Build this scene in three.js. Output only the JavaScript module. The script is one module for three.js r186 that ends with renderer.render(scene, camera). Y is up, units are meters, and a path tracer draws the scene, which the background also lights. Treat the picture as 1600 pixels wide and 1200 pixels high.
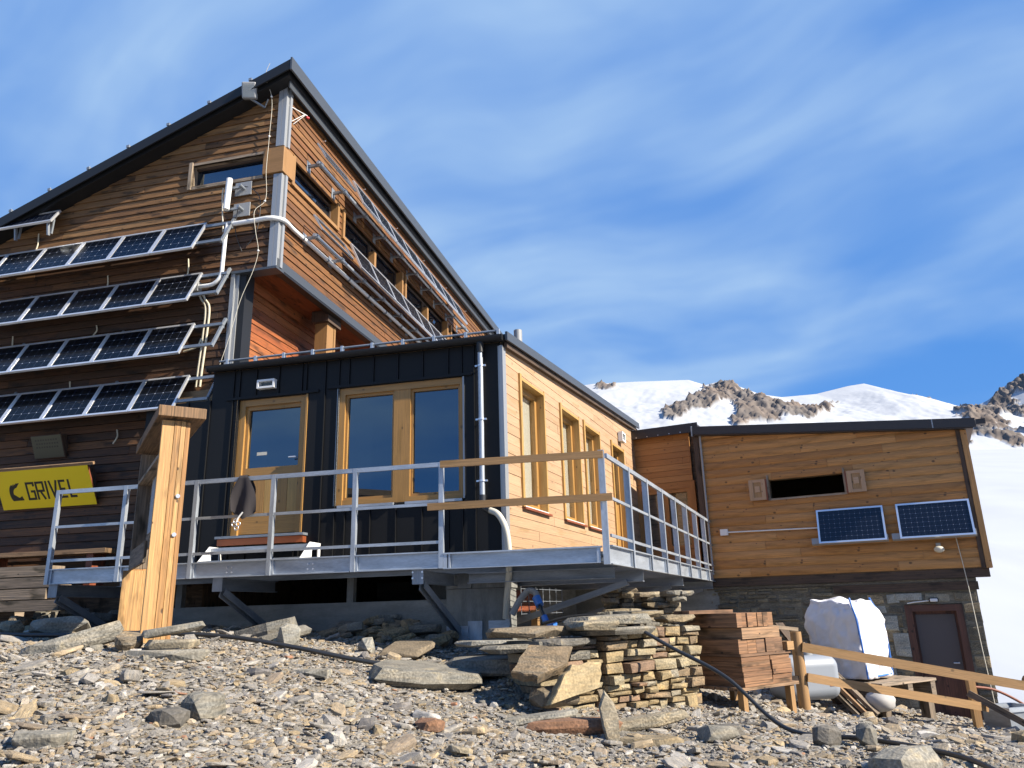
import * as THREE from 'three';
import { ConvexGeometry } from 'three/addons/geometries/ConvexGeometry.js';
import { RoundedBoxGeometry } from 'three/addons/geometries/RoundedBoxGeometry.js';
import { mergeGeometries, mergeVertices } from 'three/addons/utils/BufferGeometryUtils.js';
import { ImprovedNoise } from 'three/addons/math/ImprovedNoise.js';

// ---------------------------------------------------------------- camera, sky, sun, exposure
const D2R = Math.PI / 180;
const scene = new THREE.Scene();
const camera = new THREE.PerspectiveCamera(53.27, 4 / 3, 0.1, 6000);
camera.position.set(0, 0, 0);
camera.rotation.set(16.483 * D2R, 0, -1.582 * D2R, 'YXZ');
const renderer = new THREE.WebGLRenderer({ antialias: true });
renderer.toneMapping = THREE.LinearToneMapping;
renderer.toneMappingExposure = 2.25;
renderer.shadowMap.enabled = true;
const SUN_AZ = 114 * D2R, SUN_EL = 35 * D2R;
const sun = new THREE.DirectionalLight(new THREE.Color().setRGB(1, 0.91, 0.77), 5);
sun.position.set(Math.sin(SUN_AZ) * Math.cos(SUN_EL) * 60, Math.sin(SUN_EL) * 60, -Math.cos(SUN_AZ) * Math.cos(SUN_EL) * 60);
sun.target.position.set(0, 0, -12); sun.position.add(sun.target.position);
sun.castShadow = true; sun.shadow.radius = 1; sun.shadow.mapSize.set(4096, 4096);
Object.assign(sun.shadow.camera, { left: -30, right: 30, top: 30, bottom: -30, near: 1, far: 160 });
scene.add(sun, sun.target);

// seeded random numbers and noise
function rng(seed) { let s = seed | 0; return () => { s = (s + 0x6d2b79f5) | 0; let t = Math.imul(s ^ (s >>> 15), 1 | s); t = (t + Math.imul(t ^ (t >>> 7), 61 | t)) ^ t; return ((t ^ (t >>> 14)) >>> 0) / 4294967296; }; }
const PN = new ImprovedNoise();
const noise = (x, y, z = 0) => PN.noise(x, y, z);
function fbm(x, y, z = 0, o = 4) { let a = 0.5, s = 0, f = 1; for (let i = 0; i < o; i++) { s += a * PN.noise(x * f, y * f, z * f + i * 7.3); a *= 0.5; f *= 2.03; } return s; }
const sstep = (a, b, x) => { const t = Math.min(1, Math.max(0, (x - a) / (b - a))); return t * t * (3 - 2 * t); };
const lerp = (a, b, t) => a + (b - a) * t;

{ // the sky: deep mountain blue with thin cirrus drawn out in streaks
  const W = 2048, H = 1024, d = new Float32Array(W * H * 4);
  for (let j = 0; j < H; j++) {
    const el = ((j + 0.5) / H - 0.5) * Math.PI, y = Math.sin(el), c = Math.cos(el);
    for (let i = 0; i < W; i++) {
      const a = ((i + 0.5) / W - 0.5) * 2 * Math.PI, x = c * Math.cos(a), z = c * Math.sin(a);
      const k = (j * W + i) * 4, e = Math.max(0, y);
      const h = Math.pow(1 - e, 3.2);
      let r = lerp(0.030, 0.080, h), g = lerp(0.112, 0.200, h), b = lerp(0.325, 0.415, h);
      if (y > -0.02) {
        // cloud sheet at one height, seen from below
        const q = 1 / (e + 0.16), px = x * q, pz = z * q;
        const wx = fbm(px * 0.9 + 3, pz * 0.9, 2, 3), wz = fbm(px * 0.9 - 8, pz * 0.9 + 4, 5, 3);
        const su = (px * 0.82 + pz * 0.57) + wx * 0.55, sv = (-px * 0.57 + pz * 0.82) + wz * 0.45;
        const broad = fbm(su * 0.55 + 11, sv * 0.8 + 1.3, 1.7, 4);
        const fib = fbm(su * 2.2 + wz, sv * 13 + 2 * wx, 9.1, 5), fine = fbm(su * 1.6, sv * 5.5, 9.1, 5);
        const mid = fbm(su * 1.5 - 4, sv * 2.2, 4.4, 5);
        let m = sstep(-0.38, 0.30, broad + 0.35 * mid) * (0.62 + 0.5 * fine + 0.65 * mid + 0.28 * fib);
        m = Math.max(0, Math.min(1, m)) * 0.80;
        r = lerp(r, 0.215, m); g = lerp(g, 0.305, m); b = lerp(b, 0.415, m);
      } else { const t = sstep(-0.02, -0.2, y); r = lerp(r, 0.13, t); g = lerp(g, 0.14, t); b = lerp(b, 0.16, t); }
      d[k] = r; d[k + 1] = g; d[k + 2] = b; d[k + 3] = 1;
    }
  }
  const t = new THREE.DataTexture(d, W, H, THREE.RGBAFormat, THREE.FloatType);
  t.mapping = THREE.EquirectangularReflectionMapping; t.magFilter = t.minFilter = THREE.LinearFilter; t.wrapS = THREE.RepeatWrapping; t.needsUpdate = true;
  scene.background = t; scene.environment = t; scene.backgroundIntensity = 1; scene.environmentIntensity = 1;
}

// ---------------------------------------------------------------- helpers
const V3 = (x, y, z) => new THREE.Vector3(x, y, z);
// a vertical reference plane: origin (x, forward distance), heading of its u axis; local x = along, y = up, z = outwards
class Frame {
  constructor(x, zf, azDeg) { this.az = azDeg * D2R; this.m = new THREE.Matrix4().makeRotationY(Math.PI / 2 - this.az).setPosition(x, 0, -zf); }
  at(u, v, w = 0) { return V3(u, v, w).applyMatrix4(this.m); }
  sub(u, v, w, turn = 0) { const f = Object.create(Frame.prototype); f.m = this.m.clone().multiply(new THREE.Matrix4().makeRotationY(turn).setPosition(u, v, w)); return f; }
}
const AF = new Frame(-0.139, 10.6, 103.442);    // front of the dark annex, u = 0 at its right-hand corner
const MF = new Frame(-0.046, 10.989, 103.442);  // gable wall of the main hut
const RF = new Frame(-3.986, 11.931, 13.442);   // long sunny wall of the main hut, u = 0 at the corner
const AS = new Frame(-0.139, 10.6, 21.578);     // new larch side wall of the annex
const DR = new Frame(-0.1195, 9.116, 103.442);  // front railing
const DS = new Frame(1.014, 8.845, 21.578);     // side railing
const WG = new Frame(4.132, 17.0, 117.38);      // right wing
const CN = new Frame(2.932, 18.365, 117.38);    // link between annex and wing
const WORLD = { m: new THREE.Matrix4() };

const used = {};
function numbered(n) { const k = used[n] = (used[n] ?? -1) + 1; return k ? n + '_' + String(k).padStart(3, '0') : n; }
function tag(o, label, category, group, kind) { o.userData = { ...o.userData, label, category }; if (group) o.userData.group = group; if (kind) o.userData.kind = kind; return o; }
function thing(name, label, category, pos = [0, 0, 0], turn = 0, group) {
  const o = new THREE.Group(); o.name = numbered(name); o.position.set(...pos); o.rotation.y = turn; scene.add(o); o.updateMatrixWorld(true);
  return tag(o, label, category, group);
}
function basedOn(name, label, category, fr, u, v, w, group) { // a thing whose origin sits at a point of a frame
  const o = new THREE.Group(); o.name = numbered(name); o.applyMatrix4(fr.m.clone().multiply(new THREE.Matrix4().makeTranslation(u, v, w))); scene.add(o); o.updateMatrixWorld(true);
  return tag(o, label, category, group);
}
function part(parent, name, geo, mat, fr = WORLD) {
  const m = new THREE.Mesh(geo, mat); m.name = parent === scene ? numbered(name) : name; m.castShadow = m.receiveShadow = true;
  m.applyMatrix4(fr.m);
  if (parent !== scene) { parent.updateWorldMatrix(true, false); m.applyMatrix4(parent.matrixWorld.clone().invert()); }
  parent.add(m); m.updateMatrixWorld(true);
  return m;
}
function structure(name, geo, mat, label) { const m = part(scene, name, geo, mat); m.userData.kind = 'structure'; if (label) m.userData.label = label; return m; }
// metric texture coordinates with the grain along one axis
function guv(geo, ax = 0, ou = 0, ov = 0, su = 2.4, sv = 0.6) {
  const g = geo.index ? geo.toNonIndexed() : geo, p = g.attributes.position, uv = new Float32Array(p.count * 2);
  const a = V3(), b = V3(), c = V3(), n = V3(), oth = [0, 1, 2].filter((i) => i !== ax);
  for (let i = 0; i < p.count; i += 3) {
    a.fromBufferAttribute(p, i); b.fromBufferAttribute(p, i + 1); c.fromBufferAttribute(p, i + 2);
    n.copy(b).sub(a).cross(c.clone().sub(a));
    const s = [Math.abs(n.x), Math.abs(n.y), Math.abs(n.z)];
    let U, Vv;
    if (s[ax] >= s[oth[0]] && s[ax] >= s[oth[1]]) { U = oth[0]; Vv = oth[1]; } else { U = ax; Vv = s[oth[0]] > s[oth[1]] ? oth[1] : oth[0]; }
    [a, b, c].forEach((q, k) => { uv[(i + k) * 2] = q.getComponent(U) / su + ou; uv[(i + k) * 2 + 1] = q.getComponent(Vv) / sv + ov; });
  }
  g.setAttribute('uv', new THREE.BufferAttribute(uv, 2));
  return g;
}
const R0 = rng(77);
function box(u0, u1, v0, v1, w0, w1, ax = -1, bev = 0) {
  const dx = Math.abs(u1 - u0), dy = Math.abs(v1 - v0), dz = Math.abs(w1 - w0);
  if (ax < 0) ax = dx >= dy && dx >= dz ? 0 : dy >= dz ? 1 : 2;
  const g = bev ? new RoundedBoxGeometry(dx, dy, dz, 1, Math.min(bev, dx / 2.01, dy / 2.01, dz / 2.01)) : new THREE.BoxGeometry(dx, dy, dz);
  g.translate((u0 + u1) / 2, (v0 + v1) / 2, (w0 + w1) / 2);
  return guv(g, ax, R0(), R0());
}
function strip(g) { const o = new THREE.BufferGeometry(), n = g.index ? g.toNonIndexed() : g; for (const k of ['position', 'normal', 'uv']) if (n.attributes[k]) o.setAttribute(k, n.attributes[k]); return o; }
const merge = (...gs) => mergeGeometries(gs.flat().map(strip));
function tube(pts, r, seg = 0, rad = 8, closed = false) {
  const c = new THREE.CatmullRomCurve3(pts.map((p) => (p.isVector3 ? p : V3(...p))), closed, 'centripetal');
  return strip(new THREE.TubeGeometry(c, seg || pts.length * 6, r, rad, closed));
}
function rod(p, q, r, rad = 10) { // straight round bar with end caps
  const a = p.isVector3 ? p : V3(...p), b = q.isVector3 ? q : V3(...q), l = a.distanceTo(b), g = new THREE.CylinderGeometry(r, r, l, rad);
  g.applyQuaternion(new THREE.Quaternion().setFromUnitVectors(V3(0, 1, 0), b.clone().sub(a).normalize())); g.translate((a.x + b.x) / 2, (a.y + b.y) / 2, (a.z + b.z) / 2);
  return strip(g);
}
function beam(p, q, wd, ht, up = V3(0, 1, 0), bev = 0) { // rectangular bar from p to q
  const a = p.isVector3 ? p : V3(...p), b = q.isVector3 ? q : V3(...q), l = a.distanceTo(b);
  const g0 = bev ? new RoundedBoxGeometry(l, ht, wd, 1, bev) : new THREE.BoxGeometry(l, ht, wd), g = guv(g0, 0, R0(), R0());
  const x = b.clone().sub(a).normalize(), z = x.clone().cross(up).normalize(), y = z.clone().cross(x);
  g.applyMatrix4(new THREE.Matrix4().makeBasis(x, y, z).setPosition(a.clone().add(b).multiplyScalar(0.5)));
  return strip(g);
}
// a plate: polygon in u,v with a front face at w(v) and straight edges back to wb
function plate(poly, wFront, wb, ax = 0, su = 2.4, sv = 0.6) {
  const pos = [], f = poly.map(([u, v]) => [u, v, wFront(u, v)]), n = poly.length, b = poly.map(([u, v]) => [u, v, wb]);
  for (let i = 1; i < n - 1; i++) { pos.push(...f[0], ...f[i], ...f[i + 1]); pos.push(...b[0], ...b[i + 1], ...b[i]); }
  for (let i = 0; i < n; i++) { const j = (i + 1) % n; pos.push(...f[i], ...b[i], ...b[j], ...f[i], ...b[j], ...f[j]); }
  const g = new THREE.BufferGeometry(); g.setAttribute('position', new THREE.Float32BufferAttribute(pos, 3)); g.computeVertexNormals();
  return guv(g, ax, R0(), R0(), su, sv);
}
function clip(poly, a, b, c) { // keep a*u + b*v <= c
  const out = []; const f = (p) => a * p[0] + b * p[1] - c;
  for (let i = 0; i < poly.length; i++) { const p = poly[i], q = poly[(i + 1) % poly.length], fp = f(p), fq = f(q); if (fp <= 0) out.push(p); if (fp * fq < 0) { const t = fp / (fp - fq); out.push([lerp(p[0], q[0], t), lerp(p[1], q[1], t)]); } }
  return out;
}
function subtract(rects, o) {
  const out = [];
  for (const r of rects) {
    const [a, b, c, d] = r; if (o[0] >= b || o[1] <= a || o[2] >= d || o[3] <= c) { out.push(r); continue; }
    if (o[0] > a) out.push([a, o[0], c, d]); if (o[1] < b) out.push([o[1], b, c, d]);
    const x0 = Math.max(a, o[0]), x1 = Math.min(b, o[1]);
    if (o[2] > c) out.push([x0, x1, c, o[2]]); if (o[3] < d) out.push([x0, x1, o[3], d]);
  }
  return out.filter((r) => r[1] - r[0] > 0.015 && r[3] - r[2] > 0.012);
}
function boards(parent, fr, o) { // horizontal cladding, every board a part
  const rnd = rng(o.seed), name = o.name || 'plank';
  for (let v = o.v0; v < o.v1 - 0.02; v += o.pitch) {
    const top = Math.min(o.v1, v + o.pitch - o.gap), bot = v;
    let u = o.u0 - rnd() * o.len[0] * 0.9; const cuts = [];
    while (u < o.u1) { const l = lerp(o.len[0], o.len[1], rnd()); cuts.push([Math.max(o.u0, u), Math.min(o.u1, u + l - 0.004)]); u += l; }
    for (const [a, b] of cuts) {
      if (b - a < 0.05) continue;
      const mat = o.mats[Math.floor(rnd() * o.mats.length)], dw = (rnd() - 0.5) * 0.006;
      let rs = [[a, b, bot, top]]; for (const op of o.open || []) rs = subtract(rs, op);
      for (const r of rs) {
        let poly = [[r[0], r[2]], [r[1], r[2]], [r[1], r[3]], [r[0], r[3]]];
        for (const c of o.clips || []) poly = clip(poly, ...c);
        if (poly.length < 3) continue;
        const round = o.round || 0;
        if (round) { // log-shaped face: two bands
          const m = (bot + top) / 2, wf = (u_, v_) => o.w + dw + round * (1 - ((v_ - m) / (top - bot) * 2) ** 2);
          const gs = []; for (let k = 0; k < 4; k++) { const lo = lerp(bot, top, k / 4), hi = lerp(bot, top, (k + 1) / 4); let p = clip(clip(poly, 0, -1, -lo), 0, 1, hi); if (p.length > 2) gs.push(plate(p, wf, o.w - o.th)); }
          const su = rnd(), sv = rnd(); const g = merge(gs), q = g.attributes.position, uv = g.attributes.uv; for (let i = 0; i < q.count; i++) uv.setXY(i, q.getX(i) / 2.4 + su, q.getY(i) / 0.6 + sv);
          g.computeVertexNormals(); part(parent, name, g, mat, fr);
        } else part(parent, name, plate(poly, (u_, v_) => o.w + dw + o.lap * (top - v_) / (top - bot), o.w - o.th), mat, fr);
      }
    }
  }
}

// ---------------------------------------------------------------- materials
function dataTex(w, h, f, { srgb = true, wrap = true } = {}) {
  const d = new Uint8Array(w * h * 4);
  for (let j = 0; j < h; j++) for (let i = 0; i < w; i++) { const c = f(i / w, j / h), k = (j * w + i) * 4; d[k] = Math.max(0, Math.min(255, c[0] * 255)); d[k + 1] = Math.max(0, Math.min(255, c[1] * 255)); d[k + 2] = Math.max(0, Math.min(255, c[2] * 255)); d[k + 3] = 255; }
  const t = new THREE.DataTexture(d, w, h); if (srgb) t.colorSpace = THREE.SRGBColorSpace; if (wrap) t.wrapS = t.wrapT = THREE.RepeatWrapping; t.magFilter = THREE.LinearFilter; t.minFilter = THREE.LinearMipmapLinearFilter; t.generateMipmaps = true; t.needsUpdate = true;
  return t;
}
// tiling noise: two offset copies cross-faded
function tile(f) { return (x, y) => { const a = sstep(0, 1, x), b = sstep(0, 1, y); return lerp(lerp(f(x, y), f(x - 1, y), a), lerp(f(x, y - 1), f(x - 1, y - 1), a), b); }; }
function woodTex(seed, { patch, streak, knots, grey, kc }) {
  const rnd = rng(seed), K = []; for (let i = 0; i < knots; i++) K.push([rnd(), rnd(), 0.004 + rnd() * 0.007]);
  const gr = tile((x, y) => fbm(x * 5 + seed, y * 46, seed * 1.7, 4)), pt = tile((x, y) => fbm(x * 5, y * 5 + seed, seed * 3.1, 4)), fi = tile((x, y) => noise(x * 30, y * 170, seed));
  return dataTex(1024, 256, (x, y) => {
    let l = 0.84 + streak * gr(x, y) + 0.08 * fi(x, y);
    const p = sstep(0.02, 0.4, pt(x, y)); l *= 1 - patch * p;
    let w = grey * sstep(0.0, 0.45, -pt(x, y));
    let kn = 0; for (const [a, b, r] of K) { let dx = Math.abs(x - a), dy = Math.abs(y - b); dx = Math.min(dx, 1 - dx) * 2.4; dy = Math.min(dy, 1 - dy) * 0.6; const q = Math.hypot(dx * 0.7, dy); kn = Math.max(kn, 1 - sstep(r, r * 2.6, q)); }
    l *= 1 - kc * kn;
    const warm = 0.5 * gr(x, y);
    return [l * (1 - 0.1 * w) + 0.06 * warm, l * (1 - 0.01 * w) - 0.02 * warm, l * (1 + 0.3 * w) - 0.08 * warm - 0.05 * p];
  });
}
const TX = {
  larch: woodTex(3, { patch: 0.10, streak: 0.22, knots: 6, grey: 0, kc: 0.28 }),
  old: woodTex(8, { patch: 0.62, streak: 0.55, knots: 7, grey: 0.14, kc: 0.55 }),
  wing: woodTex(23, { patch: 0.20, streak: 0.34, knots: 9, grey: 0.08, kc: 0.45 }),
  worn: woodTex(15, { patch: 0.42, streak: 0.45, knots: 9, grey: 0.22, kc: 0.5 }),
};
const cn1 = tile((x, y) => fbm(x * 6, y * 6, 3, 5)), cn2 = tile((x, y) => fbm(x * 40, y * 40, 8, 3)), cn3 = tile((x, y) => fbm(x * 3, y * 24, 5, 4));
TX.concrete = dataTex(512, 512, (x, y) => { const l = 0.78 + 0.22 * cn1(x, y) + 0.12 * cn2(x, y) + 0.10 * cn3(y, x); return [l, l, l * 0.98]; });
TX.zinc = dataTex(512, 512, (x, y) => { const c = cn1(x, y), l = 0.84 + 0.22 * c + 0.12 * cn2(x, y); return [l, l, l * 1.01]; });
const cn4 = tile((x, y) => Math.abs(fbm(x * 5, y * 14, 2.2, 4)));
TX.rock = dataTex(512, 512, (x, y) => { const c = cn1(x, y), q = cn3(x, y), k = 1 - 0.28 * sstep(0.035, 0.0, cn4(x, y)), l = (0.78 + 0.34 * c + 0.42 * cn2(x, y) + 0.24 * q) * k, w = sstep(0.1, 0.4, c); return [l + 0.08 * q + 0.05 * w, l + 0.01 * w, l - 0.12 * q - 0.07 * w - 0.02]; });
TX.speck = dataTex(512, 512, (x, y) => { const l = 0.72 + 0.5 * cn2(x, y) + 0.22 * cn1(x, y); return [l, l * 0.985, l * 0.95]; });
const C = (r, g, b) => new THREE.Color().setRGB(r, g, b);
const std = (c, rough = 0.8, o = {}) => new THREE.MeshStandardMaterial({ color: C(...c), roughness: rough, ...o });
const woods = (map, rough, list) => list.map((c) => std(c, rough, { map, bumpMap: map, bumpScale: 0.003 }));
const M = {
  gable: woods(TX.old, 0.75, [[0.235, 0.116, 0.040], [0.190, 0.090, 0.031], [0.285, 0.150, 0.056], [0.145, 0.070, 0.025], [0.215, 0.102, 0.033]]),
  gableStainShade: woods(TX.old, 0.75, [[0.105, 0.044, 0.015], [0.078, 0.033, 0.012], [0.150, 0.066, 0.022], [0.060, 0.028, 0.012]]),  // dark-stained boards, tone lowered further to paint in shade under the solar rows
  sunny: woods(TX.worn, 0.65, [[0.215, 0.088, 0.020], [0.170, 0.066, 0.015], [0.250, 0.110, 0.028], [0.200, 0.076, 0.017]]),
  red: woods(TX.worn, 0.6, [[0.357, 0.102, 0.025], [0.315, 0.085, 0.022], [0.391, 0.128, 0.036]]),
  larch: woods(TX.larch, 0.6, [[0.545, 0.345, 0.200], [0.575, 0.368, 0.216], [0.515, 0.322, 0.182]]),
  frame: std([0.46, 0.245, 0.068], 0.5, { map: TX.larch }),
  reveal: std([0.56, 0.33, 0.10], 0.55, { map: TX.larch }),
  block: std([0.38, 0.20, 0.07], 0.6, { map: TX.larch }),
  wing: woods(TX.wing, 0.62, [[0.56, 0.275, 0.084], [0.51, 0.240, 0.068], [0.60, 0.305, 0.102], [0.47, 0.215, 0.058], [0.55, 0.280, 0.092]]),
  link: woods(TX.larch, 0.6, [[0.558, 0.252, 0.072], [0.504, 0.221, 0.061], [0.594, 0.279, 0.086]]),
  postWood: woods(TX.worn, 0.6, [[0.56, 0.315, 0.115], [0.46, 0.235, 0.075], [0.40, 0.195, 0.06]]),
  fence: woods(TX.larch, 0.6, [[0.446, 0.259, 0.108], [0.418, 0.238, 0.094]]),
  greyWood: woods(TX.old, 0.85, [[0.31, 0.235, 0.165], [0.23, 0.175, 0.125], [0.37, 0.285, 0.205], [0.33, 0.20, 0.105]]),
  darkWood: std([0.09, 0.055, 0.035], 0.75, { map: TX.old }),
  core: std([0.20, 0.13, 0.075], 0.9, { map: TX.old }),
  black: new THREE.MeshPhysicalMaterial({ color: C(0.011, 0.0112, 0.0118), roughness: 0.5, specularIntensity: 0.35, bumpMap: TX.concrete, bumpScale: 0.0006 }),
  roofMetal: std([0.07, 0.078, 0.088], 0.4, { metalness: 0.3 }),
  roofDark: new THREE.MeshPhysicalMaterial({ color: C(0.014, 0.0145, 0.016), roughness: 0.45, specularIntensity: 0.6 }),
  roofBrown: std([0.030, 0.024, 0.022], 0.5),
  trimGrey: std([0.30, 0.31, 0.32], 0.45, { metalness: 0.4 }),
  zinc: std([0.55, 0.60, 0.65], 0.42, { metalness: 0.5, map: TX.zinc }),
  zincDull: std([0.34, 0.375, 0.41], 0.5, { metalness: 0.5, map: TX.zinc }),
  alu: std([0.75, 0.76, 0.78], 0.3, { metalness: 0.7 }),
  plasticGrey: std([0.24, 0.245, 0.25], 0.5),
  white: std([0.66, 0.66, 0.65], 0.5),
  cable: std([0.50, 0.47, 0.39], 0.6),
  conduit: std([0.48, 0.44, 0.33], 0.6),
  cableDark: std([0.03, 0.03, 0.032], 0.6),
  hose: std([0.02, 0.021, 0.023], 0.35),
  blue: std([0.04, 0.16, 0.5], 0.4),
  copper: std([0.45, 0.13, 0.05], 0.35, { metalness: 0.6 }),
  doorWood: std([0.13, 0.052, 0.032], 0.65, { map: TX.worn }),
  redTimber: woods(TX.old, 0.8, [[0.30, 0.155, 0.075], [0.25, 0.125, 0.06], [0.35, 0.21, 0.115], [0.22, 0.12, 0.065]]),
  rust: std([0.28, 0.075, 0.03], 0.6, { map: TX.worn }),
  concrete: std([0.34, 0.34, 0.33], 0.9, { map: TX.concrete, bumpMap: TX.concrete, bumpScale: 0.003 }),
  bolt: std([0.7, 0.7, 0.72], 0.3, { metalness: 0.8 }),
  glass: new THREE.MeshPhysicalMaterial({ color: C(0.003, 0.006, 0.012), roughness: 0.012, metalness: 0, ior: 2.4, specularColor: C(0.62, 0.82, 1.0) }),
  glassSoft: new THREE.MeshPhysicalMaterial({ color: C(0.95, 0.97, 0.97), roughness: 0.02, transmission: 1, thickness: 0, ior: 1.52 }),
  curtain: std([0.42, 0.37, 0.30], 0.8),
  inner: std([0.30, 0.20, 0.11], 0.85, { map: TX.larch }),
};
function canvasTex(w, h, draw) { const c = document.createElement('canvas'); c.width = w; c.height = h; draw(c.getContext('2d'), w, h); const t = new THREE.CanvasTexture(c); t.colorSpace = THREE.SRGBColorSpace; t.anisotropy = 8; return t; }
function cellTex(nx, ny, base, dot) {
  return canvasTex(nx * 64, ny * 64, (g, w, h) => {
    g.fillStyle = base; g.fillRect(0, 0, w, h);
    for (let i = 0; i < nx; i++) for (let j = 0; j < ny; j++) { g.strokeStyle = 'rgba(120,135,165,0.28)'; g.lineWidth = 1.4; for (const k of [0.25, 0.5, 0.75]) { g.beginPath(); g.moveTo((i + k) * 64, j * 64); g.lineTo((i + k) * 64, j * 64 + 64); g.stroke(); } g.strokeStyle = 'rgba(90,100,125,0.5)'; g.lineWidth = 2; g.strokeRect(i * 64, j * 64, 64, 64); }
    g.fillStyle = dot; for (let i = 1; i < nx; i++) for (let j = 1; j < ny; j++) { g.beginPath(); g.moveTo(i * 64 - 4, j * 64); g.lineTo(i * 64, j * 64 - 4); g.lineTo(i * 64 + 4, j * 64); g.lineTo(i * 64, j * 64 + 4); g.fill(); }
  });
}
M.cells = new THREE.MeshPhysicalMaterial({ map: cellTex(5, 4, '#050609', '#c8ccd0'), roughness: 0.16, specularIntensity: 0.5 });
M.cellsBlue = new THREE.MeshPhysicalMaterial({ map: cellTex(12, 7, '#10141f', '#aeb6bf'), roughness: 0.2 });

// ---------------------------------------------------------------- terrain
const TP = [ // x, forward distance, height relative to the eye
  [0, 0, -1.75], [-4, 0, -1.7], [4, 0, -1.95], [-3.0, 4.8, -0.80], [-6, 5.5, -0.75], [0, 5.9, -1.05], [3.6, 5.9, -1.16], [6.5, 5.5, -1.5],
  [-3.5, 7.9, -0.24], [-4.8, 10.2, -0.14], [-8, 9, -0.15], [-9, 13, -0.1], [-14, 11, -0.1], [-14, 4, -0.9], [-0.6, 10.4, -0.46], [-2.5, 10.7, -0.27], [-0.9, 8.5, -0.68],
  [0.4, 8.0, -0.98], [2.0, 9.3, -1.14], [4.0, 11.6, -1.46], [3.0, 10.4, -1.25], [5.2, 13, -1.68], [8.5, 14.3, -2.16], [7.2, 11.6, -1.85], [6, 8, -1.5], [9, 8, -2.1], [10.5, 14, -2.6], [13, 18, -3.7], [13, 9, -3.1], [16, 22, -4.6],
  [6, 17, -1.7], [3, 18, -0.6], [-4, 20, 0.2], [-16, 24, 0.4], [4, 26, -1.8], [-20, 0, -1.9], [12, 0, -3.0], [0, -8, -2.6], [-14, -8, -2.4], [12, -8, -3.6], [-24, -8, -2.6], [9, 24, -3.8],
];
const tpsW = (() => {
  const n = TP.length, N = n + 3, A = []; const U = (r2) => (r2 < 1e-9 ? 0 : 0.5 * r2 * Math.log(r2));
  for (let i = 0; i < N; i++) A.push(new Float64Array(N + 1));
  for (let i = 0; i < n; i++) { for (let j = 0; j < n; j++) A[i][j] = U((TP[i][0] - TP[j][0]) ** 2 + (TP[i][1] - TP[j][1]) ** 2); A[i][i] += 0.03; A[i][n] = A[n][i] = 1; A[i][n + 1] = A[n + 1][i] = TP[i][0]; A[i][n + 2] = A[n + 2][i] = TP[i][1]; A[i][N] = TP[i][2]; }
  for (let c = 0; c < N; c++) { let p = c; for (let r = c; r < N; r++) if (Math.abs(A[r][c]) > Math.abs(A[p][c])) p = r; [A[c], A[p]] = [A[p], A[c]]; for (let r = 0; r < N; r++) if (r !== c) { const f = A[r][c] / A[c][c]; if (f) for (let k = c; k <= N; k++) A[r][k] -= f * A[c][k]; } }
  return A.map((r, i) => r[N] / r[i]);
})();
function segDist(px, pz, pts) { let best = 1e9, side = 1; for (let i = 0; i < pts.length - 1; i++) { const [ax, az] = pts[i], [bx, bz] = pts[i + 1], dx = bx - ax, dz = bz - az, t = Math.max(0, Math.min(1, ((px - ax) * dx + (pz - az) * dz) / (dx * dx + dz * dz))), qx = px - ax - dx * t, qz = pz - az - dz * t, d = Math.hypot(qx, qz); if (d < best) { best = d; side = dx * qz - dz * qx > 0 ? 1 : -1; } } return best * side; }
const BANK = [[-0.2, 8.05], [0.55, 8.45], [2.0, 9.75], [2.7, 12], [3.3, 16.8]];
function ground(x, z) {
  const n = TP.length; let h = tpsW[n] + tpsW[n + 1] * x + tpsW[n + 2] * z;
  for (let i = 0; i < n; i++) { const r2 = (x - TP[i][0]) ** 2 + (z - TP[i][1]) ** 2; if (r2 > 1e-9) h += tpsW[i] * 0.5 * r2 * Math.log(r2); }
  if (x > -1.5 && x < 6 && z > 7.5 && z < 19) { const s = segDist(x, z, BANK); const k = sstep(0, 0.35, s) * sstep(-0.6, 0.6, x) ; if (k > 0) h = lerp(h, Math.max(h, -0.32), k); }
  return h;
}
const rough = (x, z) => 0.05 * fbm(x * 0.9, z * 0.9, 1, 3) + 0.03 * fbm(x * 4, z * 4, 3, 3);
const land = (x, z) => ground(x, z) + rough(x, z);
function grid(xs, zs, f) {
  const nx = xs.length, nz = zs.length, pos = new Float32Array(nx * nz * 3), uv = new Float32Array(nx * nz * 2), idx = [];
  for (let j = 0; j < nz; j++) for (let i = 0; i < nx; i++) { const k = j * nx + i; pos[k * 3] = xs[i]; pos[k * 3 + 1] = f(xs[i], zs[j]); pos[k * 3 + 2] = -zs[j]; uv[k * 2] = xs[i]; uv[k * 2 + 1] = zs[j]; }
  for (let j = 0; j < nz - 1; j++) for (let i = 0; i < nx - 1; i++) { const a = j * nx + i, b = a + 1, c = a + nx, d = c + 1; idx.push(a, b, d, a, d, c); }
  const g = new THREE.BufferGeometry(); g.setAttribute('position', new THREE.BufferAttribute(pos, 3)); g.setAttribute('uv', new THREE.BufferAttribute(uv, 2)); g.setIndex(idx); g.computeVertexNormals();
  return g;
}
const range = (a, b, n) => Array.from({ length: n + 1 }, (_, i) => a + (b - a) * i / n);
{
  const soil = std([0.33, 0.305, 0.265], 0.95, { map: TX.speck, bumpMap: TX.speck, bumpScale: 0.02 }); soil.map = TX.speck.clone(); soil.map.repeat.set(1.1, 1.1); soil.bumpMap = soil.map;
  const xs = range(-24, 18, 230), zs = range(-8, 27, 200);
  structure('scree_slope', grid(xs, zs, land), soil, 'rocky grey ground sloping up to the hut');
}
const snowMat = new THREE.MeshStandardMaterial({ vertexColors: true, roughness: 0.8 });
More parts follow.
